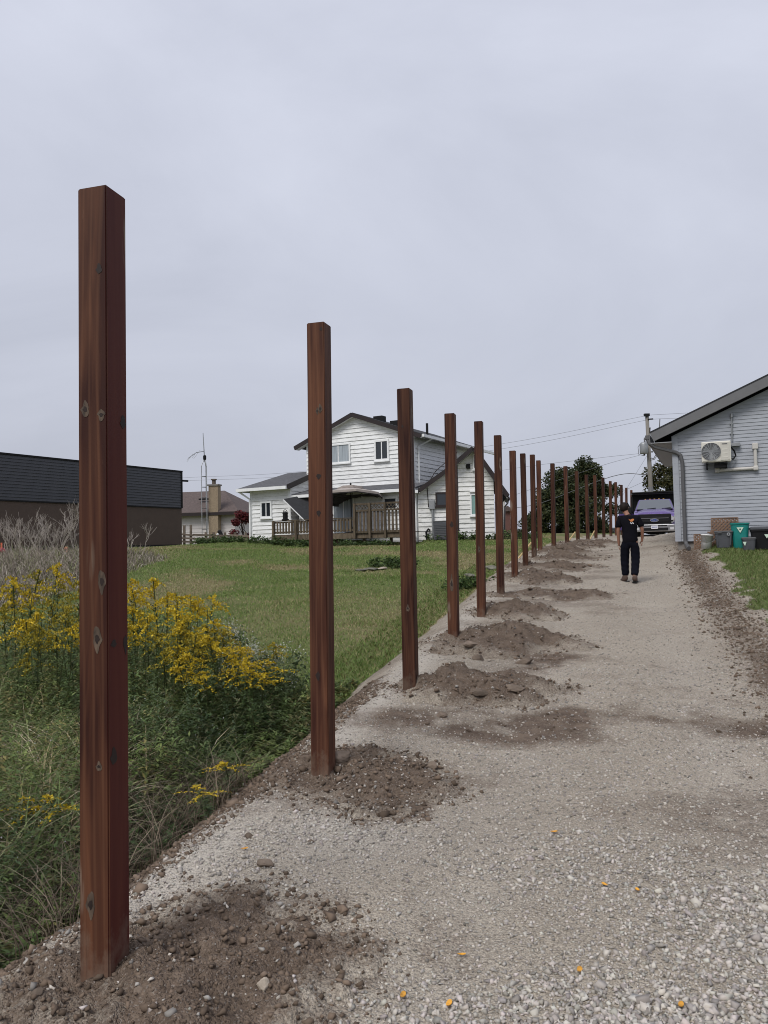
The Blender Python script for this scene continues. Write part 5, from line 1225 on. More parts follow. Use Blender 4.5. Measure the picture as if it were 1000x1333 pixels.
MB().lathe([(.05, .42), (.07, .5), (.05, .56), (.07, .62), (.05, .78)], tcc+Vector((.08, 0, 0)), 8).build('bushing', MT['dark_grey'], trf)
MB().bar(tcc+Vector((.2, 0, .1)), Vector((tt_.x, pt0.y, tcc.z+.1)), .06, .06).build('bracket', MT['dark_grey'], trf)
MB().tube([tcc+Vector((-.28, 0, .3)), tcc+Vector((-.42, 0, .1)), tcc+Vector((-.38, 0, -.45)), tcc+Vector((0, 0, -.55))], .02, 6).build('lead', MT['wire'], trf)
for k, (x, y) in enumerate(((849, 588), (855, 589), (858, 592), (839, 592))): MB().lathe([(.05, -.06), (.08, 0), (.05, .06)], U(x, y, 55.8), 8).build('insulator', MT['dark_grey'], pole)
MB().tube([U(847, 596, 55.8), U(851, 597, 55.8), U(854, 592, 55.8), U(858, 591, 55.8)], .035, 6).build('drip_loop', MT['wire'], pole)
MB().tube([U(847, 599, 55.8), U(852, 598, 55.8), U(855, 594, 55.8)], .03, 6).build('drip_loop', MT['wire'], pole)
MB().tube([U(848, 566, 55.8), U(846, 562, 55.9), U(846.5, 556.5, 55.9)], .04, 6).build('cutout', MT['black'], pole)
def wire(pts, label, r_=.018, group='overhead wires'):
    p = [U(*q) for q in pts]
    # smooth curve through the points
    out = []
    for i in range(len(p)-1):
        a, b = p[i], p[i+1]; m0 = (p[i+1]-p[max(i-1, 0)])*(.5 if i else 1); m1 = (p[min(i+2, len(p)-1)]-p[i])*(.5 if i+2 < len(p) else 1)
        for k in range(8):
            t = k/8; out.append(a*(2*t**3-3*t*t+1)+m0*(t**3-2*t*t+t)+b*(-2*t**3+3*t*t)+m1*(t**3-t*t))
    out.append(p[-1])
    tag(MB().tube(out, r_, 5).build('overhead_wire', MT['wire'], None), label, 'wire', group)
wire([(842, 541, 56), (655, 577.5, 60), (400, 613, 68), (236, 622, 74)], 'topmost overhead wire running left from the pole top', .010)
wire([(843, 546.5, 56), (655, 584, 60), (400, 618, 68), (236, 626, 74)], 'second overhead wire from the top, left of the pole', .010)
wire([(832, 590.5, 56), (772, 597, 60), (655, 612, 70), (500, 640, 90)], 'faint wire leaving the transformer level towards the white house', .010)
wire([(833, 592.5, 56), (787, 605, 52), (700, 634, 47), (640, 655, 43)], 'service wire sagging from the transformer towards the white house roof', .010)
wire([(845, 618, 56), (796, 620.5, 60), (700, 656, 75), (640, 664, 80)], 'thick communication cable leaving mid height of the pole leftward', .026)
wire([(842, 594, 56), (816, 636, 50), (808, 650, 48), (800, 664, 46)], 'steep guy wire slanting down left from below the transformer', .010)
wire([(845, 624, 56), (816, 637, 60), (780, 652, 66), (740, 664, 70)], 'lowest cable slanting down left from the pole', .010)
wire([(842, 540.5, 56), (878, 538.5, 57), (1000, 532, 60), (1100, 530, 62)], 'topmost overhead wire running right behind the grey building', .010)
wire([(844, 546, 56), (878, 544.5, 57), (1000, 541, 60), (1100, 540, 62)], 'second overhead wire running right behind the grey building', .010)
wire([(858, 592, 56), (875, 596, 57), (930, 602, 60), (1000, 600, 62)], 'service wires leaving the pole behind the grey building eave', .02)
wire([(858.5, 559, 50), (858.8, 553, 50), (859.2, 546, 50), (859.5, 545, 50)], 'short upright rod just above the grey building eave', .03)

# ------------------------------------------------------------------ trees
def leaf_cloud(n, centres, radii, size, cols, weights=None, jitter=.35):
    ci = rng.choice(len(centres), n, p=weights); C_ = np.array(centres)[ci]; Rr = np.array(radii)[ci]
    d = rng.normal(size=(n, 3)); d /= np.linalg.norm(d, axis=1)[:, None]; rr = rng.random(n)**.45
    P_ = C_+d*Rr*rr[:, None]
    a = rng.normal(size=(n, 3)); a[:, 2] *= .6; a /= np.linalg.norm(a, axis=1)[:, None]
    b = np.cross(a, rng.normal(size=(n, 3))); b /= np.linalg.norm(b, axis=1)[:, None]
    s = size*rng.uniform(.6, 1.3, n)[:, None]
    V = np.stack([P_-a*s, P_+b*s*.55+a*s*.1, P_+a*s, P_-b*s*.55+a*s*.1], 1).reshape(-1, 3)
    base = np.array(cols)[rng.integers(0, len(cols), n)]*rng.uniform(.65, 1.35, (n, 1))
    return V, np.arange(n*4).reshape(n, 4), np.repeat(base, 4, 0)
def tree(label, base, height, width, n, size, cols, cat='tree', name='leafy_tree', crown_low=.12, seed=1, blobs=26, group=None, top=None):
    rs = np.random.default_rng(seed); base = Vector(base)
    t = thing(name, label, cat, base, group)
    trunk = MB(); th = height*.62
    trunk.tube([base+Vector((0,0,-.3)), base+Vector((.1, 0, th*.4)), base+Vector((-.1, .1, th)), base+Vector((0,0,height*.9))], [height*.035, height*.026, height*.015, height*.004], 8)
    cen, rad_ = [], []
    for k in range(blobs):
        f = rs.random(); z = height*(crown_low+(1-crown_low)*f)*.93
        prof = math.sin(math.pi*min(1, (.12+.88*f))**.85)**.7 if f < .98 else .25
        prof = max(prof, .62 if f < .4 else .22)
        a_ = rs.uniform(0, 2*math.pi); r_ = width/2*prof*rs.uniform(.35, .86)
        c_ = (r_*math.cos(a_), r_*math.sin(a_), z); cen.append(c_); q = width*rs.uniform(.10, .19); rad_.append((q, q, q*.8))
        if k % 2 == 0:
            p1 = base+Vector((0, 0, th*rs.uniform(.25, .9))); p2 = base+Vector(c_); trunk.tube([p1, p1.lerp(p2, .5)+Vector((0, 0, .15)), p2], [height*.011, height*.007, height*.002], 5)
    if top: cen.append(top[:3]); rad_.append((top[3],)*3)
    trunk.build('trunk', MT['bark'], t)
    V, Fq, C_ = leaf_cloud(n, cen, rad_, size, cols)
    link('crown', npmesh('crown', V, Fq, False, None, C_), MT['veg'], t)
    return t
DG = [(.022, .034, .014), (.032, .045, .017), (.048, .058, .021), (.070, .074, .027)]
bz = U(752, 702, 78).z-.2
tree('large dark green broadleaf tree behind the middle posts', (U(733, 700, 78).x, 78, bz), 7.3, 7.4, 24000, .145, DG, seed=3, blobs=46, crown_low=.0)
tree('taller dark tree with pointed crown, right of the big tree behind the posts', (U(766, 700, 82).x, 82, bz), 8.9, 7.8, 24000, .15, DG, seed=5, blobs=46, crown_low=.0)
BR = [(.040, .045, .016), (.060, .058, .020), (.085, .075, .026), (.035, .040, .016)]
tree('olive green tree behind the truck and grey building eave', (U(882, 700, 66).x, 66, .1), 7.9, 6.6, 14000, .13, BR, seed=8, blobs=30, crown_low=.08)
RD = [(.10, .014, .018), (.15, .022, .026), (.06, .010, .014), (.19, .05, .05)]
tree('dark red leaved bush between the bungalow and the white house', (U(316, 703, 56).x, 56, -.05), 2.9, 2.3, 5000, .075, RD, 'bush', 'red_bush', .03, 12, 18)
tree('distant low hedge tree right of the white house', (U(690, 703, 120).x, 120, .2), 3.6, 6.0, 4000, .16, DG, 'tree', 'hedge_tree', .02, 14, 16)

# ------------------------------------------------------------------ far vehicles, shed, stakes and small things
def car(name, label, cpx, cy, length, ht, mat, heading, van=False, z=None):
    c0 = U(cpx, 700, cy); c0.z = h1(c0.x, c0.y) if z is None else z
    t = thing(name, label, 'car', c0, rotz=heading, local=True)
    w_, l_ = 1.75, length
    prof = [(-l_/2, .35), (-l_/2, .85), (-l_*.30, .95), (-l_*.14, ht), (l_*.26, ht), (l_*.45, .98), (l_/2, .9), (l_/2, .35)]
    if van: prof = [(-l_/2, .35), (-l_/2, .95), (-l_*.38, 1.1), (-l_*.28, ht), (l_*.48, ht), (l_/2, 1.0), (l_/2, .35)]
    MB().prism([Vector((x, -w_/2, z_)) for x, z_ in prof], (0, w_, 0)).build('body', MT[mat], t, bevel=.08)
    wz = (.98, ht-.1); x0, x1 = (-l_*.26, l_*.36)
    for s_ in (-1, 1):
        MB().prism([Vector((x0, s_*(w_/2+.004), wz[0])), Vector((x0+.3, s_*(w_/2+.004), wz[1])), Vector((x1-.35, s_*(w_/2+.004), wz[1])), Vector((x1, s_*(w_/2+.004), wz[0]))], (0, s_*.012, 0)).build('side_window', MT['glass'], t)
        for x in (-l_*.31, l_*.31):
            mb = MB().lathe([(.18, -.1), (.32, -.1), (.33, .0), (.32, .1), (.18, .1)], (0,0,0), 16); mb.v = [Vector((x+v.x, s_*(w_/2-.08)+v.z, .33+v.y)) for v in mb.v]
            mb.build('wheel', MT['tyre'], t)
car('parked_car', 'white parked vehicle far beyond the lawn, between the posts', 709, 92, 4.6, 1.6, 'carwhite', .15, True, .05)
car('parked_car', 'grey parked car far behind the posts left of the person', 797, 88, 4.4, 1.45, 'cargrey', .1, False, .05)
car('parked_car', 'silver low car behind the big tree trunk', 738, 96, 4.4, 1.4, 'cargrey', .1, False, -.3)
s0 = U(660, 696, 62); sh = thing('garden_shed', 'small red-brown shed right of the white house', 'shed', (s0.x, s0.y, .3))
MB().box((s0.x, s0.y+1, 1.3), (.62, 2, 2.6)).build('wall', MT['shed'], sh); MB().box((s0.x+.42, s0.y+1, 1.3), (.26, 1.9, 2.5)).build('door', MT['bung_siding'], sh)
MB().prism([Vector((s0.x-.45, s0.y-.2, 2.55)), Vector((s0.x+.65, s0.y-.2, 2.55)), Vector((s0.x+.1, s0.y-.2, 3.0))], (0, 2.4, 0)).build('roof', MT['brown_shingle'], sh)
for (xa, ya, xb, yb_, Y, lab) in ((738, 699, 749, 692.5, 31.2, 'thin pale stake leaning between two far posts, left one'), (768, 700, 774, 691, 35.6, 'thin yellowish stake leaning between two far posts, right one'),
                                  (673, 714, 692, 706, 23.5, 'pale string stake lying in grass by the eighth post')):
    a, b = U(xa, ya, Y), U(xb, yb_, Y+.3); a.z = min(a.z, h1(a.x, a.y))-.03
    tag(MB().bar(a, b, .045, .035).build('wooden_stake', MT['fresh_wood'], None, loc=a), lab, 'stake', 'survey stakes')
p = U(86.5, 723, 28); q = U(86.5, 713, 28)
mk = thing('marker_stake', 'short orange marker stake at the edge of the gravel lot', 'stake', (p.x, p.y, h1(p.x, p.y)))
MB().box((p.x, p.y, (h1(p.x, p.y)+q.z)/2), (.08, .03, q.z-h1(p.x, p.y)+.1)).build('stake', MT['fresh_wood'], mk); MB().box((p.x, p.y-.02, q.z-.10), (.11, .03, .22)).build('flag', MT['orange_flag'], mk)
p = U(2, 728, 28); rb_ = thing('red_barrel', 'faded red barrel at the left edge by the gravel lot', 'barrel', (p.x, p.y, h1(p.x, p.y)))
hb_ = U(2, 713, 28).z-h1(p.x, p.y); hb_ = max(hb_, .4)
MB().lathe([(.12, 0), (.15, hb_*.2), (.16, hb_*.5), (.14, hb_*.8), (.06, hb_)], (p.x, p.y, h1(p.x, p.y)), 14).build('drum', MT['red'], rb_, smooth=True)
MB().tube([Vector((p.x, p.y, h1(p.x, p.y)+hb_)), Vector((p.x, p.y, h1(p.x, p.y)+hb_+.18))], .03).build('spout', MT['orange_flag'], rb_)
# garden ornament and bicycle by the rail fence
p = U(285, 712, 54.5); gn = thing('garden_figure', 'black and white garden figure beside the bungalow chimney', 'figure', (p.x, p.y, -.1))
tz_ = U(284, 689, 54.5).z
MB().bar(Vector((p.x, p.y, -.2)), Vector((p.x+.25, p.y, tz_-.6)), .3, .2, up=(0,1,0)).build('base', MT['bung_siding'], gn)
MB().add(*skin([(p.x-.05, p.y, tz_-.05), (p.x+.12, p.y, tz_-.25), (p.x+.25, p.y, tz_-.65)], [(0,1),(1,2)], [.18, .15, .17], 0, 1)).build('head', MT['black'], gn)
MB().add(*skin([(p.x-.10, p.y-.1, tz_-.28), (p.x+.02, p.y-.1, tz_-.62)], [(0,1)], [.13, .10], 0, 1)).build('face', MT['white'], gn)
# flat stones in the lawn
def rock(px_, py_, w_, h_, label, mat='rock', seed=0, Y=None, dep=None, group='loose stones and clods on the driveway', name='rock', cat='rock', flat=1.0, sinkf=.3):
    """place a lump where a pixel meets the ground"""
    d = ray(px_, py_)
    lo, hi = 1.0, 80.0
    for _ in range(60):
        k = lo+(hi-lo)*.02; best = None
        break
    ks = np.linspace(1.2, 60, 3000); X_ = d.x*ks; Y_ = d.y*ks; Z_ = d.z*ks; below = Z_ < H(X_, Y_); i = int(np.argmax(below)); P_ = d*float(ks[i])
    s = P_.y/1000.; rw_, rh_ = w_*s/2, h_*s/2; rs = random.Random(seed+int(px_))
    bm = bmesh.new(); bmesh.ops.create_icosphere(bm, subdivisions=3, radius=1)
    ph = [rs.uniform(0, 6) for _ in range(6)]
    cuts = [(Vector((rs.uniform(-1,1), rs.uniform(-1,1), rs.uniform(-.3,1))).normalized(), rs.uniform(.55, .85)) for _ in range(9)]
    for v in bm.verts:
        co = v.co.copy()
        for n__, dd in cuts:
            ex = co.dot(n__)-dd
            if ex > 0: co -= n__*ex*.9
        co *= 1+.05*math.sin(5*co.x+ph[0])*math.sin(6*co.y+ph[1])+.03*math.sin(13*co.z+ph[2]+9*co.x)
        v.co = Vector((co.x*rw_, co.y*(dep*s/2 if dep else (rw_+rh_)/2), co.z*rh_*flat))
    me = bpy.data.meshes.new(name); bm.to_mesh(me); bm.free()
    o = link(name, me, MT[mat]); o.location = (P_.x, P_.y, h1(P_.x, P_.y)+rh_*flat*(1-2*sinkf)+.0); o.rotation_euler = (0, 0, rs.uniform(-.4, .4))
    return tag(o, label, cat, group)
G2 = 'flat mossy stones in the lawn'
rock(484, 741, 24, 3, 'flat grey stone slab lying in the lawn, left of the third post', 'slab', 1, group=G2, dep=60)
rock(470, 742, 18, 2.5, 'low mossy stone at the left end of the lawn slabs', 'slab', 2, group=G2, dep=50)
rock(499, 740, 14, 3, 'pale stone slab at the right end of the lawn slabs', 'pale_rock', 3, group=G2, dep=50)
rock(640, 741, 22, 7, 'grey flat stone in the grass right of the fifth post', 'slab', 4, group=G2, dep=50)
rock(612, 750, 18, 6, 'mossy stone in the grass between the fourth and fifth posts', 'slab', 5, group=G2, dep=50)
for q_ in ((96, 1168, 46, 40, 'pale tan rock on the bank behind the nearest post', 'pale_rock'), (289, 1022, 52, 44, 'dark pointed clod on the bank left of the second post', 'rock'),
           (562, 1000, 20, 11, 'small flat stone at the edge of the second heap', 'rock'), (575, 933, 17, 10, 'dark clod alone on gravel in front of the third post', 'rock'),
           (622, 859, 19, 9, 'flat stone on the heap right of the fourth post', 'rock'), (683, 864, 26, 12, 'largest dark stone beside the fourth heap', 'rock'),
           (698, 872, 8, 7, 'small dark stone right of the largest stone at the fourth heap', 'rock'), (343, 1290, 18, 18, 'tan pebble at the lower edge of the nearest heap', 'pale_rock'),
           (183, 1291, 18, 13, 'grey stone in soil below the nearest post', 'rock'), (50, 1299, 16, 9, 'dark clod at the bottom left of the nearest heap', 'rock'),
           (324, 1092, 13, 9, 'dark clod on pale gravel beyond the nearest heap', 'rock'), (405, 1098, 9, 6, 'tiny dark clod right of the pale gravel patch', 'rock'),
           (345, 1128, 26, 12, 'dark crumbly clod on the right shoulder of the nearest heap', 'rock'), (442, 990, 30, 18, 'dark clod against the foot of the second post', 'rock'),
           (668, 900, 30, 12, 'dark clod at the right end of the third heap', 'rock'), (625, 905, 24, 10, 'clod on the near side of the third heap', 'rock'),
           (612, 842, 22, 10, 'clod on the left slope of the fourth heap', 'rock')):
    rock(*q_[:5], q_[5], seed=int(q_[1]))
# fallen yellow leaves
lm = MB(); out_ = [(math.cos(t)*.5*(1-.15*math.cos(t)), math.sin(t)*.23) for t in np.linspace(0, 2*math.pi, 14, endpoint=False)]
for k, (px_, py_, lab) in enumerate(((755, 1267, 'yellow fallen leaf among coarse stones at the bottom, right of centre'), (585, 1311, 'yellow fallen leaf low at the bottom centre'), (525, 1300, 'orange fallen leaf at the bottom, left of centre'),
                           (602, 1247, 'small yellow leaf above the coarse stones'), (787, 1155, 'pale yellow leaf in the middle of the gravel'), (722, 1086, 'small yellow leaf farthest up the gravel'),
                           (887, 1313, 'small orange leaf at the bottom right'), (319, 1108, 'yellow leaf on pale gravel beside the nearest heap'), (830, 1162, 'curled tan leaf right of the pale yellow leaf'))):
    d = ray(px_, py_); ks = np.linspace(1.5, 12, 3000); i = int(np.argmax(d.z*ks < H(d.x*ks, d.y*ks))); P_ = d*float(ks[i])
    L_ = random.uniform(.034, .050); a0 = random.uniform(0, 3); mb = MB()
    top = [Vector((P_.x+L_*(x*math.cos(a0)-y*math.sin(a0)), P_.y+L_*(x*math.sin(a0)+y*math.cos(a0)), P_.z+.016+.35*L_*(x*x)+.5*L_*y*y)) for x, y in out_]
    n = len(top); mb.add(top+[Vector((P_.x, P_.y, P_.z+.013))], [(i, (i+1) % n, n) for i in range(n)])
    st_ = [v-Vector((0,0,.0012)) for v in mb.v]; mb.add(st_, [((i+1) % n, i, n) for i in range(n)])
    tag(mb.build('fallen_leaf', MT['leaf_yellow'], None, loc=P_), lab, 'leaf', 'fallen yellow leaves')

# ------------------------------------------------------------------ grass and weeds
def weed_zone(X, Y):
    t, Wd = cross(X, Y); n = fbm(X*.8, Y*.8, 101, 3)-.5
    return (t < -.98-.25*n) & (Y < 9.6+np.clip(-X-1.0, 0, 99)*1.05+1.0*n) & (Y > 2.5) & (Y < 15)
def blades(name, X, Y, L, W_, cols, bend, mat, seg=2, dirn=None, z=None, label=None, cat=None, parent=None):
    """curved tapering ribbons"""
    n = len(X); Z = H(X, Y)-.01 if z is None else z
    th = rng.uniform(0, 2*math.pi, n) if dirn is None else dirn
    dx, dy = np.cos(th), np.sin(th); ph = rng.uniform(0, 2*math.pi, n); wx, wy = np.cos(ph), np.sin(ph)
    V = []; 
    for s in range(seg+1):
        f = s/seg; hz = L*(f-bend*.35*f*f); hx = L*bend*f*f*.75
        cx = X+dx*hx; cy = Y+dy*hx; cz = Z+hz; ww = W_*(1-f)**.7
        if s < seg:
            V.append(np.stack([cx-wx*ww, cy-wy*ww, cz], 1)); V.append(np.stack([cx+wx*ww, cy+wy*ww, cz], 1))
        else: V.append(np.stack([cx, cy, cz], 1))
    k = 2*seg+1; V = np.stack(V, 1).reshape(-1, 3); o = (np.arange(n)*k)[:, None]; tris = []
    for s in range(seg-1): tris += [(2*s, 2*s+1, 2*s+3), (2*s, 2*s+3, 2*s+2)]
    tris.append((2*seg-2, 2*seg-1, 2*seg)); T = (o[:, None, :]+np.array(tris)[None]).reshape(-1, 3)
    me = npmesh(name, V, T, False, None, np.repeat(cols, k, 0)); return tag(link(name, me, mat), label, cat, kind='stuff')
def gcol(n, pal, v=.25): return np.array(pal)[rng.integers(0, len(pal), n)]*rng.uniform(1-v, 1+v, (n, 1))
# lawn: left
n = 330000; Y = 7.5+29.5*rng.random(n)**1.35; X = rng.uniform(-.62, .22, n)*Y
t, Wd = cross(X, Y); k = (grass_mask(X, Y) > .55) & (t < 0) & ~weed_zone(X, Y) & ~((X < -11.2) & (Y > 28.3)); X, Y = X[k], Y[k]; n = len(X)
dm = dry_mask(X, Y); tall = sst(.55, .75, fbm(X*.5, Y*.9, 111, 3))
pal = gcol(n, [(.145, .222, .052), (.182, .248, .067), (.225, .268, .092), (.118, .182, .046)])
dr_ = gcol(n, [(0.376, 0.324, 0.175), (0.298, 0.263, 0.131), (0.228, 0.210, 0.096)]); mk_ = rng.random(n) < dm*.75+.06; pal[mk_] = dr_[mk_]
blades('lawn_grass', X, Y, (.028+.03*rng.random(n)+.03*tall)*(1+.018*Y), .0035+.00042*Y, pal, rng.uniform(.3, 1.1, n), MT['veg'], 1, label='mown green lawn with dry patches sloping up to the house', cat='grass')
# lawn: right, lusher
n = 90000; Y = rng.uniform(5.5, 21.5, n); X = line_x(Y)+np.interp(Y, WY, WX)/.955+rng.uniform(.2, 6.5, n); k = (grass_mask(X, Y) > .5) & (X/Y < .62); X, Y = X[k], Y[k]; n = len(X)
blades('verge_grass', X, Y, .05+.06*rng.random(n), .004+.0004*Y, gcol(n, [(0.102, 0.152, 0.038), (0.123, 0.177, 0.048), (0.152, 0.189, 0.065), (0.203, 0.203, 0.087)]), rng.uniform(.3, 1.2, n), MT['veg'], 1, label='lush green grass in front of the grey building', cat='grass')
# coarse grass fringe where lawn meets bank
n = 9000; Y = rng.uniform(7.5, 24, n); X = line_x(Y)-rng.uniform(.95, 1.9, n)/.955; k = grass_mask(X, Y) > .4; X, Y = X[k], Y[k]; n = len(X)
blades('fringe_grass', X, Y, rng.uniform(.05, .13, n), .006+.0004*Y, gcol(n, [(0.112, 0.168, 0.042), (0.140, 0.196, 0.049), (0.210, 0.196, 0.084)]), rng.uniform(.5, 1.4, n), MT['veg'], 2, label='longer grass fringe along the gravel bank', cat='grass')
# tall weeds on the left
def wz(n, y0=2.6, y1=14.5):
    Y = rng.uniform(y0, y1, n); X = line_x(Y)-(.9+6.5*rng.random(n)**1.2)/.955; k = weed_zone(X, Y) & (X/Y > -.68); return X[k], Y[k]
X, Y = wz(52000); n = len(X); left = sst(-1.8, -3.2, X)
t, _ = cross(X, Y)
L_ = (.22+.38*rng.random(n))*sst(-.85, -1.9, t)+.07
pal = gcol(n, [(0.095, 0.135, 0.041), (0.128, 0.176, 0.057), (0.169, 0.203, 0.078), (0.074, 0.108, 0.035), (0.189, 0.216, 0.101)]); mk_ = rng.random(n) < .05+.13*left
pal[mk_] = gcol(int(mk_.sum()), [(0.432, 0.344, 0.209), (0.338, 0.270, 0.162), (0.540, 0.459, 0.324)])
ct = sst(.3, .7, fbm(X*1.3, Y*1.3, 155, 4))[:, None]; pal = pal*(.75+.75*ct); L_ = L_*(.7+.7*ct[:, 0])
blades('tall_grass', X, Y, L_, .0045+.0035*rng.random(n), pal, rng.uniform(.4, 1.5, n), MT['veg'], 3, label='tangled tall grass and weeds below the bank on the left', cat='weeds')
# leafy stems
X, Y = wz(11000); n = len(X); t, _ = cross(X, Y); hh = (.22+.55*rng.random(n))*sst(-.9, -2.0, t)*(.45+1.0*fbm(X*1.4, Y*1.4, 151, 3))+.10; nl = 22
Zb = H(X, Y); f = rng.random((n, nl))**.8; th = rng.uniform(0, 2*math.pi, (n, nl)); ln = rng.uniform(.045, .11, (n, nl))*(1.15-.5*f); wdt = ln*.15
lx = rng.normal(0, .12, n)[:, None]; ly = rng.normal(0, .12, n)[:, None]
px_ = X[:, None]+lx*f*hh[:, None]; py_ = Y[:, None]+ly*f*hh[:, None]; pz_ = Zb[:, None]+f*hh[:, None]
dx, dy = np.cos(th), np.sin(th); dz = rng.uniform(-.2, .7, (n, nl))
B0 = np.stack([px_, py_, pz_], -1); D_ = np.stack([dx*ln, dy*ln, dz*ln], -1); S_ = np.stack([-dy*wdt, dx*wdt, 0*wdt], -1)
V = np.stack([B0, B0+D_*.45+S_, B0+D_-np.array([0, 0, .01]), B0+D_*.45-S_], 2).reshape(-1, 3)
cc = np.repeat(gcol(n, [(.064, .105, .038), (.085, .135, .046), (.11, .155, .058), (.070, .098, .043), (.13, .13, .058)]), nl, 0)*rng.uniform(.75, 1.3, (n*nl, 1))
tint = sst(.3, .7, fbm(X*1.1, Y*1.1, 153, 4)); ct = np.stack([.70+.85*tint, .75+.60*tint, .75+.35*tint], 1); cc = cc*np.repeat(ct, nl, 0)
tag(link('leafy_weeds', npmesh('leafy_weeds', V, np.arange(len(V)).reshape(-1, 4), False, None, np.repeat(cc, 4, 0)), MT['veg']), 'dark green leafy weeds filling the ditch on the left', 'weeds', kind='stuff')
# small white flower specks among the weeds
X, Y = wz(2600, 4.0, 9.5); k = (X > -3.2); X, Y = X[k], Y[k]; n = len(X); z = H(X, Y)+rng.uniform(.15, .6, n)*sst(-.9, -2.0, cross(X, Y)[0])
q = rng.normal(size=(n, 2, 3)); q /= np.linalg.norm(q, axis=2)[:, :, None]; s = .006; P_ = np.stack([X, Y, z], 1)
V = np.stack([P_-q[:, 0]*s, P_+q[:, 1]*s, P_+q[:, 0]*s, P_-q[:, 1]*s], 1).reshape(-1, 3)
tag(link('white_flowerets', npmesh('white_flowerets', V, np.arange(n*4).reshape(n, 4), False, None, np.full((n*4, 3), .55)), MT['veg']), 'tiny white flower heads speckling the weeds', 'flowers', kind='stuff')
# dead brown tangle behind the nearest post
n = 2600; Y = rng.uniform(4.0, 6.6, n); X = line_x(Y)-rng.uniform(.85, 2.3, n)
blades('dead_tangle', X, Y, rng.uniform(.25, .75, n), .0022+.002*rng.random(n), gcol(n, [(.10, .075, .055), (.15, .12, .09), (.22, .18, .13), (.06, .045, .035)]), rng.uniform(.9, 1.7, n), MT['dryveg'], 5, label='dead brown stalks tangled at the foot of the bank', cat='dead weeds')
n = 1500; Y = rng.uniform(5.2, 7.6, n); X = -rng.uniform(2.1, 4.8, n); k = X/Y > -.62; X, Y = X[k], Y[k]; n = len(X)
blades('dry_grass', X, Y, rng.uniform(.4, .78, n), .005+.005*rng.random(n), gcol(n, [(0.440, 0.363, 0.242), (0.363, 0.297, 0.187), (0.528, 0.462, 0.352)]), rng.uniform(.9, 1.8, n), MT['dryveg'], 5, label='bleached dry grass blades left of the nearest post', cat='dry grass')
# dry weeds before the gravel lot
n = 26000; Y = rng.uniform(15, 28.3, n); X = -rng.uniform(7.0, 17, n); k = (X/Y > -.62) & (X < -7.6-.6*fbm(X, Y, 5, 2)); X, Y = X[k], Y[k]; n = len(X)
blades('dry_weeds', X, Y, rng.uniform(.35, .95, n)*sst(-7.2, -9.5, X), .011+.008*rng.random(n), gcol(n, [(0.315, 0.270, 0.225), (0.240, 0.203, 0.165), (0.390, 0.352, 0.300), (0.180, 0.150, 0.120), (0.180, 0.195, 0.090)]), rng.uniform(.3, 1.3, n), MT['dryveg'], 3, label='grey-brown dry weeds in front of the gravel lot', cat='dry weeds')
# leafy clumps along the house foundations
pp = []
for k in range(150):
    a = rng.uniform(-9.2, 10.2); c_ = rng.uniform(.1, .6); p = GA.P(a, 0, 3.25+c_) if a > -.5 else GR.P(a+.2, 0, .35+c_*.6); pp.append((p.x, p.y, h1(p.x, p.y)+.12, rng.uniform(.10, .32)))
pp = [q for q in pp if q[0] < line_x(q[1])-2.0]
V, Fq, C_ = leaf_cloud(9000, [q[:3] for q in pp], [(q[3]*1.4, q[3]*1.4, q[3]) for q in pp], .055, [(.05, .085, .025), (.07, .11, .03), (.035, .06, .02)])
tag(link('foundation_weeds', npmesh('foundation_weeds', V, Fq, False, None, C_), MT['veg']), 'low leafy weeds along the white house and deck', 'weeds', kind='stuff')
pp = [(p.x, p.y, h1(p.x, p.y)+.06, .16) for p in [VW.P(rng.uniform(-3.5, .3), 0, rng.uniform(.1, .5)) for _ in range(16)]]
# green clump by the fifth and sixth posts
for i, (px_, py_, Y_, lab) in enumerate(((612, 745, 18.5, 'dark green weed clump in the lawn between the fourth and fifth posts'), (508, 737, 24, 'small weed clump beside the lawn slabs'))):
    p = U(px_, py_, Y_); z_ = h1(p.x, p.y); o = thing('weed_clump', lab, 'weeds', (p.x, p.y, z_), 'weed clumps in the lawn')
    V, Fq, C_ = leaf_cloud(900, [(rng.normal(0, .35), rng.normal(0, .2), .14) for _ in range(8)], [(.28, .24, .18)]*8, .05, [(.035, .06, .018), (.05, .085, .025), (.07, .11, .03)])
    link('foliage', npmesh('foliage', V, Fq, False, None, C_), MT['veg'], o)

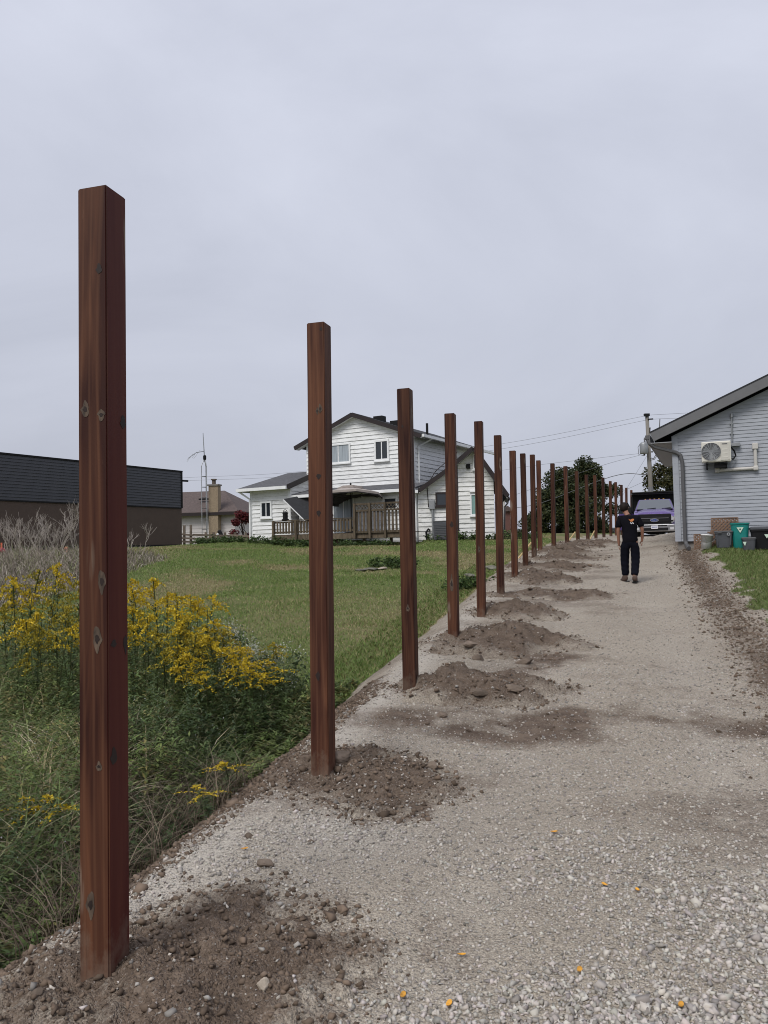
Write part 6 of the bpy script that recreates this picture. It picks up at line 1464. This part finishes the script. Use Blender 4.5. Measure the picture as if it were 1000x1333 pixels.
# goldenrods: a few built plants, copied
def goldenrod_mesh(seed, yellow):
    rs = np.random.default_rng(seed); H_ = 1.0; V, Fq, C_ = [], [], []; fV, fF, fC = [], [], []
    def quad(vs, fs, cs, p, d, s, col): 
        o = len(vs); vs.extend([p, p+d*.45+s, p+d, p+d*.45-s]); fs.append((o, o+1, o+2, o+3)); cs.extend([col]*4)
    lean = rs.normal(0, .06, 2)
    stem = lambda f: np.array([lean[0]*f*f, lean[1]*f*f, H_*f])
    for k in range(8):
        a, b = stem(k/8), stem((k+1)/8)
        for w_ in (np.array([.006, 0, 0]), np.array([0, .006, 0])):
            o = len(V); V.extend([a-w_, a+w_, b+w_, b-w_]); Fq.append((o, o+1, o+2, o+3)); C_.extend([(.085, .095, .04)]*4)
    for k in range(105):
        f = rs.uniform(.08, .92); th = rs.uniform(0, 6.28); ln = rs.uniform(.07, .13)*(1.1-.45*f); d = np.array([math.cos(th), math.sin(th), rs.uniform(-.1, .6)])*ln
        s = np.array([-math.sin(th), math.cos(th), rs.uniform(-.3, .3)])*ln*.11; g = rs.uniform(.7, 1.35); quad(V, Fq, C_, stem(f), d, s, (.066*g, .100*g, .034*g))
    nb = 13
    for k in range(nb):
        f = .74+.26*k/nb; th = rs.uniform(0, 6.28); ln = (.26*(1-(k/nb)**1.6)+.05)*rs.uniform(.7, 1.15); base = stem(f)
        for j in range(14):
            u = (j+1)/14.; p = base+np.array([math.cos(th)*ln*u, math.sin(th)*ln*u, ln*(.75*u-.75*u*u)])
            for _ in range(2):
                d = rs.normal(0, 1, 3); d[2] = abs(d[2]); d = d/np.linalg.norm(d)*rs.uniform(.018, .034); s = np.cross(d, rs.normal(0, 1, 3)); s = s/np.linalg.norm(s)*.0095
                g = rs.uniform(.6, 1.15); c0 = np.array(yellow[rs.integers(0, len(yellow))])*g; quad(fV, fF, fC, p+rs.normal(0, .006, 3), d, s, tuple(c0))
    return (npmesh('stem_leaves', np.array(V), np.array(Fq), False, None, np.array(C_)), npmesh('flower_plume', np.array(fV), np.array(fF), False, None, np.array(fC)))
YB = [(.60, .43, .024), (.68, .50, .035), (.48, .36, .024)]; YO = [(.33, .27, .03), (.24, .22, .035), (.42, .32, .03)]
GM = [goldenrod_mesh(s, YB) for s in (1, 2, 3, 4)]+[goldenrod_mesh(s, YO) for s in (5, 6, 7)]
GRP = 'goldenrods growing on the left'
def goldenrod(px_, py_, Y_, kind, lab):
    p = U(px_, py_, Y_); z_ = h1(p.x, p.y)-.02; hh = max(.22, p.z-z_); ms = GM[kind]
    o = link('goldenrod', ms[0], MT['veg']); o.location = (p.x, p.y, z_); wsc = .62+.38*min(hh, 1.25)
    o.scale = (wsc*random.uniform(.9, 1.15), wsc*random.uniform(.9, 1.15), hh); o.rotation_euler = (random.uniform(-.08, .08), random.uniform(-.08, .08), random.uniform(0, 6.28))
    tag(o, lab, 'goldenrod', GRP); c2 = tag(link('flower_plume', ms[1], MT['veg'], o), kind='stuff')
LEFTB = [(20, 752, 10.2), (62, 735, 10.8), (92, 757, 9.8), (12, 785, 9.4), (48, 798, 9.0), (78, 782, 9.4), (98, 790, 9.0), (34, 806, 8.8), (60, 812, 8.7), (88, 815, 8.5), (5, 760, 10.4), (40, 770, 10.2), (30, 742, 11.2), (70, 760, 10.6)]
MIDB = [(178, 755, 10.0), (190, 768, 9.8), (207, 754, 9.9), (218, 772, 9.6), (232, 795, 9.2), (247, 776, 9.8), (255, 782, 9.9), (180, 790, 9.3), (226, 806, 9.0), (196, 802, 9.1), (240, 808, 9.2), (176, 815, 8.8), (205, 820, 8.6), (262, 775, 10.3), (238, 772, 10.2)]
RGTB = [(268, 815, 8.8), (285, 808, 8.9), (296, 820, 8.8), (276, 838, 8.5), (300, 846, 8.5), (320, 856, 8.4), (258, 848, 8.4), (240, 850, 8.4), (355, 838, 8.9), (366, 862, 8.7), (330, 872, 8.2), (272, 874, 8.0), (343, 878, 8.2), (312, 842, 8.7), (290, 862, 8.2), (250, 866, 8.1), (262, 826, 8.8), (282, 826, 8.7), (225, 840, 8.5)]
FILL = []
for (lst, lab) in ((LEFTB, 'goldenrod, %s from the left in the thicket left of the nearest post'), (MIDB, 'tall yellow goldenrod, %s from the left just right of the nearest post'), (RGTB, 'short bushy goldenrod, %s from the left at the lawn edge')):
    lst.sort()
    for i, (x, y, Y_) in enumerate(lst):
        kd = random.choice([0, 1, 2, 3]) if (lst is not LEFTB or i % 3 == 2) else random.choice([4, 5, 6, 0])
        if lst is not LEFTB and i % 6 == 5: kd = 4
        goldenrod(x, y, Y_, kd, lab % ORD[i])
        for _ in range(1 if lst is not RGTB or i % 2 else 0): FILL.append((x+random.uniform(-14, 14), y+random.uniform(16, 60), Y_-random.uniform(.1, .7), random.choice([4, 5, 6, 4, 5])))
bmf = bmesh.new()
for (x, y, Y_, kd) in FILL:
    p = U(x, y, Y_); z_ = h1(p.x, p.y)-.02; hh = max(.22, p.z-z_)
    mtx = Matrix.Translation((p.x, p.y, z_)) @ Matrix.Rotation(random.uniform(0, 6.28), 4, 'Z') @ Matrix.Diagonal((.9, .9, hh, 1))
    for ms in (GM[kd] if random.random() < .4 else GM[kd][:1]):
        n0 = len(bmf.verts); bmf.from_mesh(ms); bmf.verts.ensure_lookup_table(); bmesh.ops.transform(bmf, matrix=mtx, verts=bmf.verts[n0:])
mef = bpy.data.meshes.new('goldenrod_thicket'); bmf.to_mesh(mef); bmf.free()
tag(link('goldenrod_thicket', mef, MT['veg']), 'lower mass of duller goldenrod stems filling between the tall plumes', 'goldenrod', kind='stuff')
for (x, y, Y_, lab) in ((300, 987, 6.2, 'single small goldenrod on the bank left of the second post'), (272, 1046, 5.3, 'lowest dim goldenrod on the bank right of the nearest post'), (50, 1045, 5.4, 'dull goldenrod among green weeds low on the left edge'), (85, 1040, 5.4, 'small yellow goldenrod beside the nearest post, low on its left')):
    goldenrod(x, y, Y_, 2, lab)
# white asters behind the goldenrods
am_V, am_F, am_C = leaf_cloud(500, [(rng.normal(0, .25), rng.normal(0, .2), rng.uniform(.2, .5)) for _ in range(10)], [(.16, .16, .14)]*10, .03, [(.10, .13, .06), (.07, .10, .045)])
AM = npmesh('aster_foliage', am_V, am_F, False, None, am_C)
fl_V, fl_F, fl_C = leaf_cloud(420, [(rng.normal(0, .28), rng.normal(0, .2), rng.uniform(.4, .68)) for _ in range(16)], [(.13, .13, .09)]*16, .011, [(.55, .55, .50), (.42, .42, .37)])
FM = npmesh('aster_flowers', fl_V, fl_F, False, None, fl_C)
for i, (x, y, Y_, sc__) in enumerate(((318, 845, 9.4, 1.0), (335, 850, 9.3, .9), (300, 830, 9.9, 1.0), (348, 862, 9.0, .8), (290, 815, 10.3, .9))):
    p = U(x, y, Y_); z_ = h1(p.x, p.y); o = thing('aster_clump', 'x', 'aster', (p.x, p.y, z_)); tag(link('foliage', AM, MT['veg'], o), kind='stuff'); o.location = (p.x, p.y, z_); o.scale = (sc__, sc__, max(.5, (p.z-z_)/.62)); o.rotation_euler = (0, 0, i*1.3)
    tag(o, ['largest frothy white aster clump behind the goldenrods', 'white aster clump second from the right behind the goldenrods', 'white aster clump second from the left at the lawn edge', 'rightmost small white aster clump near the second post', 'farthest and leftmost white aster clump at the lawn edge'][i], 'aster', 'white asters at the lawn edge'); tag(link('flowers', FM, MT['veg'], o), kind='stuff')
# grey leafless shrubs before the dark building
def twig(mb, p, d, L_, r_, depth, rs):
    q = p+d*L_*.5+Vector((rs.uniform(-.05, .05), rs.uniform(-.05, .05), 0))*L_; e = p+d*L_+Vector((0, 0, .06*L_)); mb.tube([p, q, e], [r_, r_*.85, r_*.6], 4, False)
    if depth > 0:
        for _ in range(rs.choice([2, 3, 3])):
            nd = (d+Vector((rs.uniform(-.75, .75), rs.uniform(-.75, .75), rs.uniform(-.25, .65)))).normalized(); f = rs.uniform(.45, 1.0); twig(mb, p.lerp(e, f), nd, L_*rs.uniform(.55, .85), r_*.68, depth-1, rs)
MT['twig'] = plain('grey_dead_twig', (.31, .275, .245), .9, var=.3)
SL = ['far left', 'left of centre', 'in the middle', 'right of centre', 'just left of the nearest post', 'just right of the nearest post', 'second from the left edge', 'third from the left edge']
for i, (x, Y_, hh) in enumerate(((8, 33.5, 1.5), (18, 32.6, 1.2), (30, 33.0, 1.9), (42, 32.6, 1.2), (52, 33.6, 1.5), (62, 32.7, 1.2), (72, 33.2, 1.7), (85, 32.6, 1.2), (94, 33.0, 2.1), (178, 30.0, 1.1))):
    rs = random.Random(40+i); p = U(x, 715, Y_); p.z = h1(p.x, p.y)-.05; mb = MB()
    for _ in range(5 if i != 9 else 4):
        d = Vector((rs.uniform(-.7, .7), rs.uniform(-.5, .5), 1)).normalized(); twig(mb, p+Vector((rs.uniform(-.5, .5), rs.uniform(-.3, .3), 0)), d, hh*1.0*rs.uniform(.32, .55), .017, 3, rs)
    o = mb.build('leafless_shrub', MT['twig'], None, loc=p)
    lab = 'small grey leafless shrub just right of the nearest post' if i == 9 else 'grey leafless shrub before the dark building, %s from the left edge' % ORD[i]
    tag(o, lab, 'shrub', 'grey leafless shrubs before the dark building')
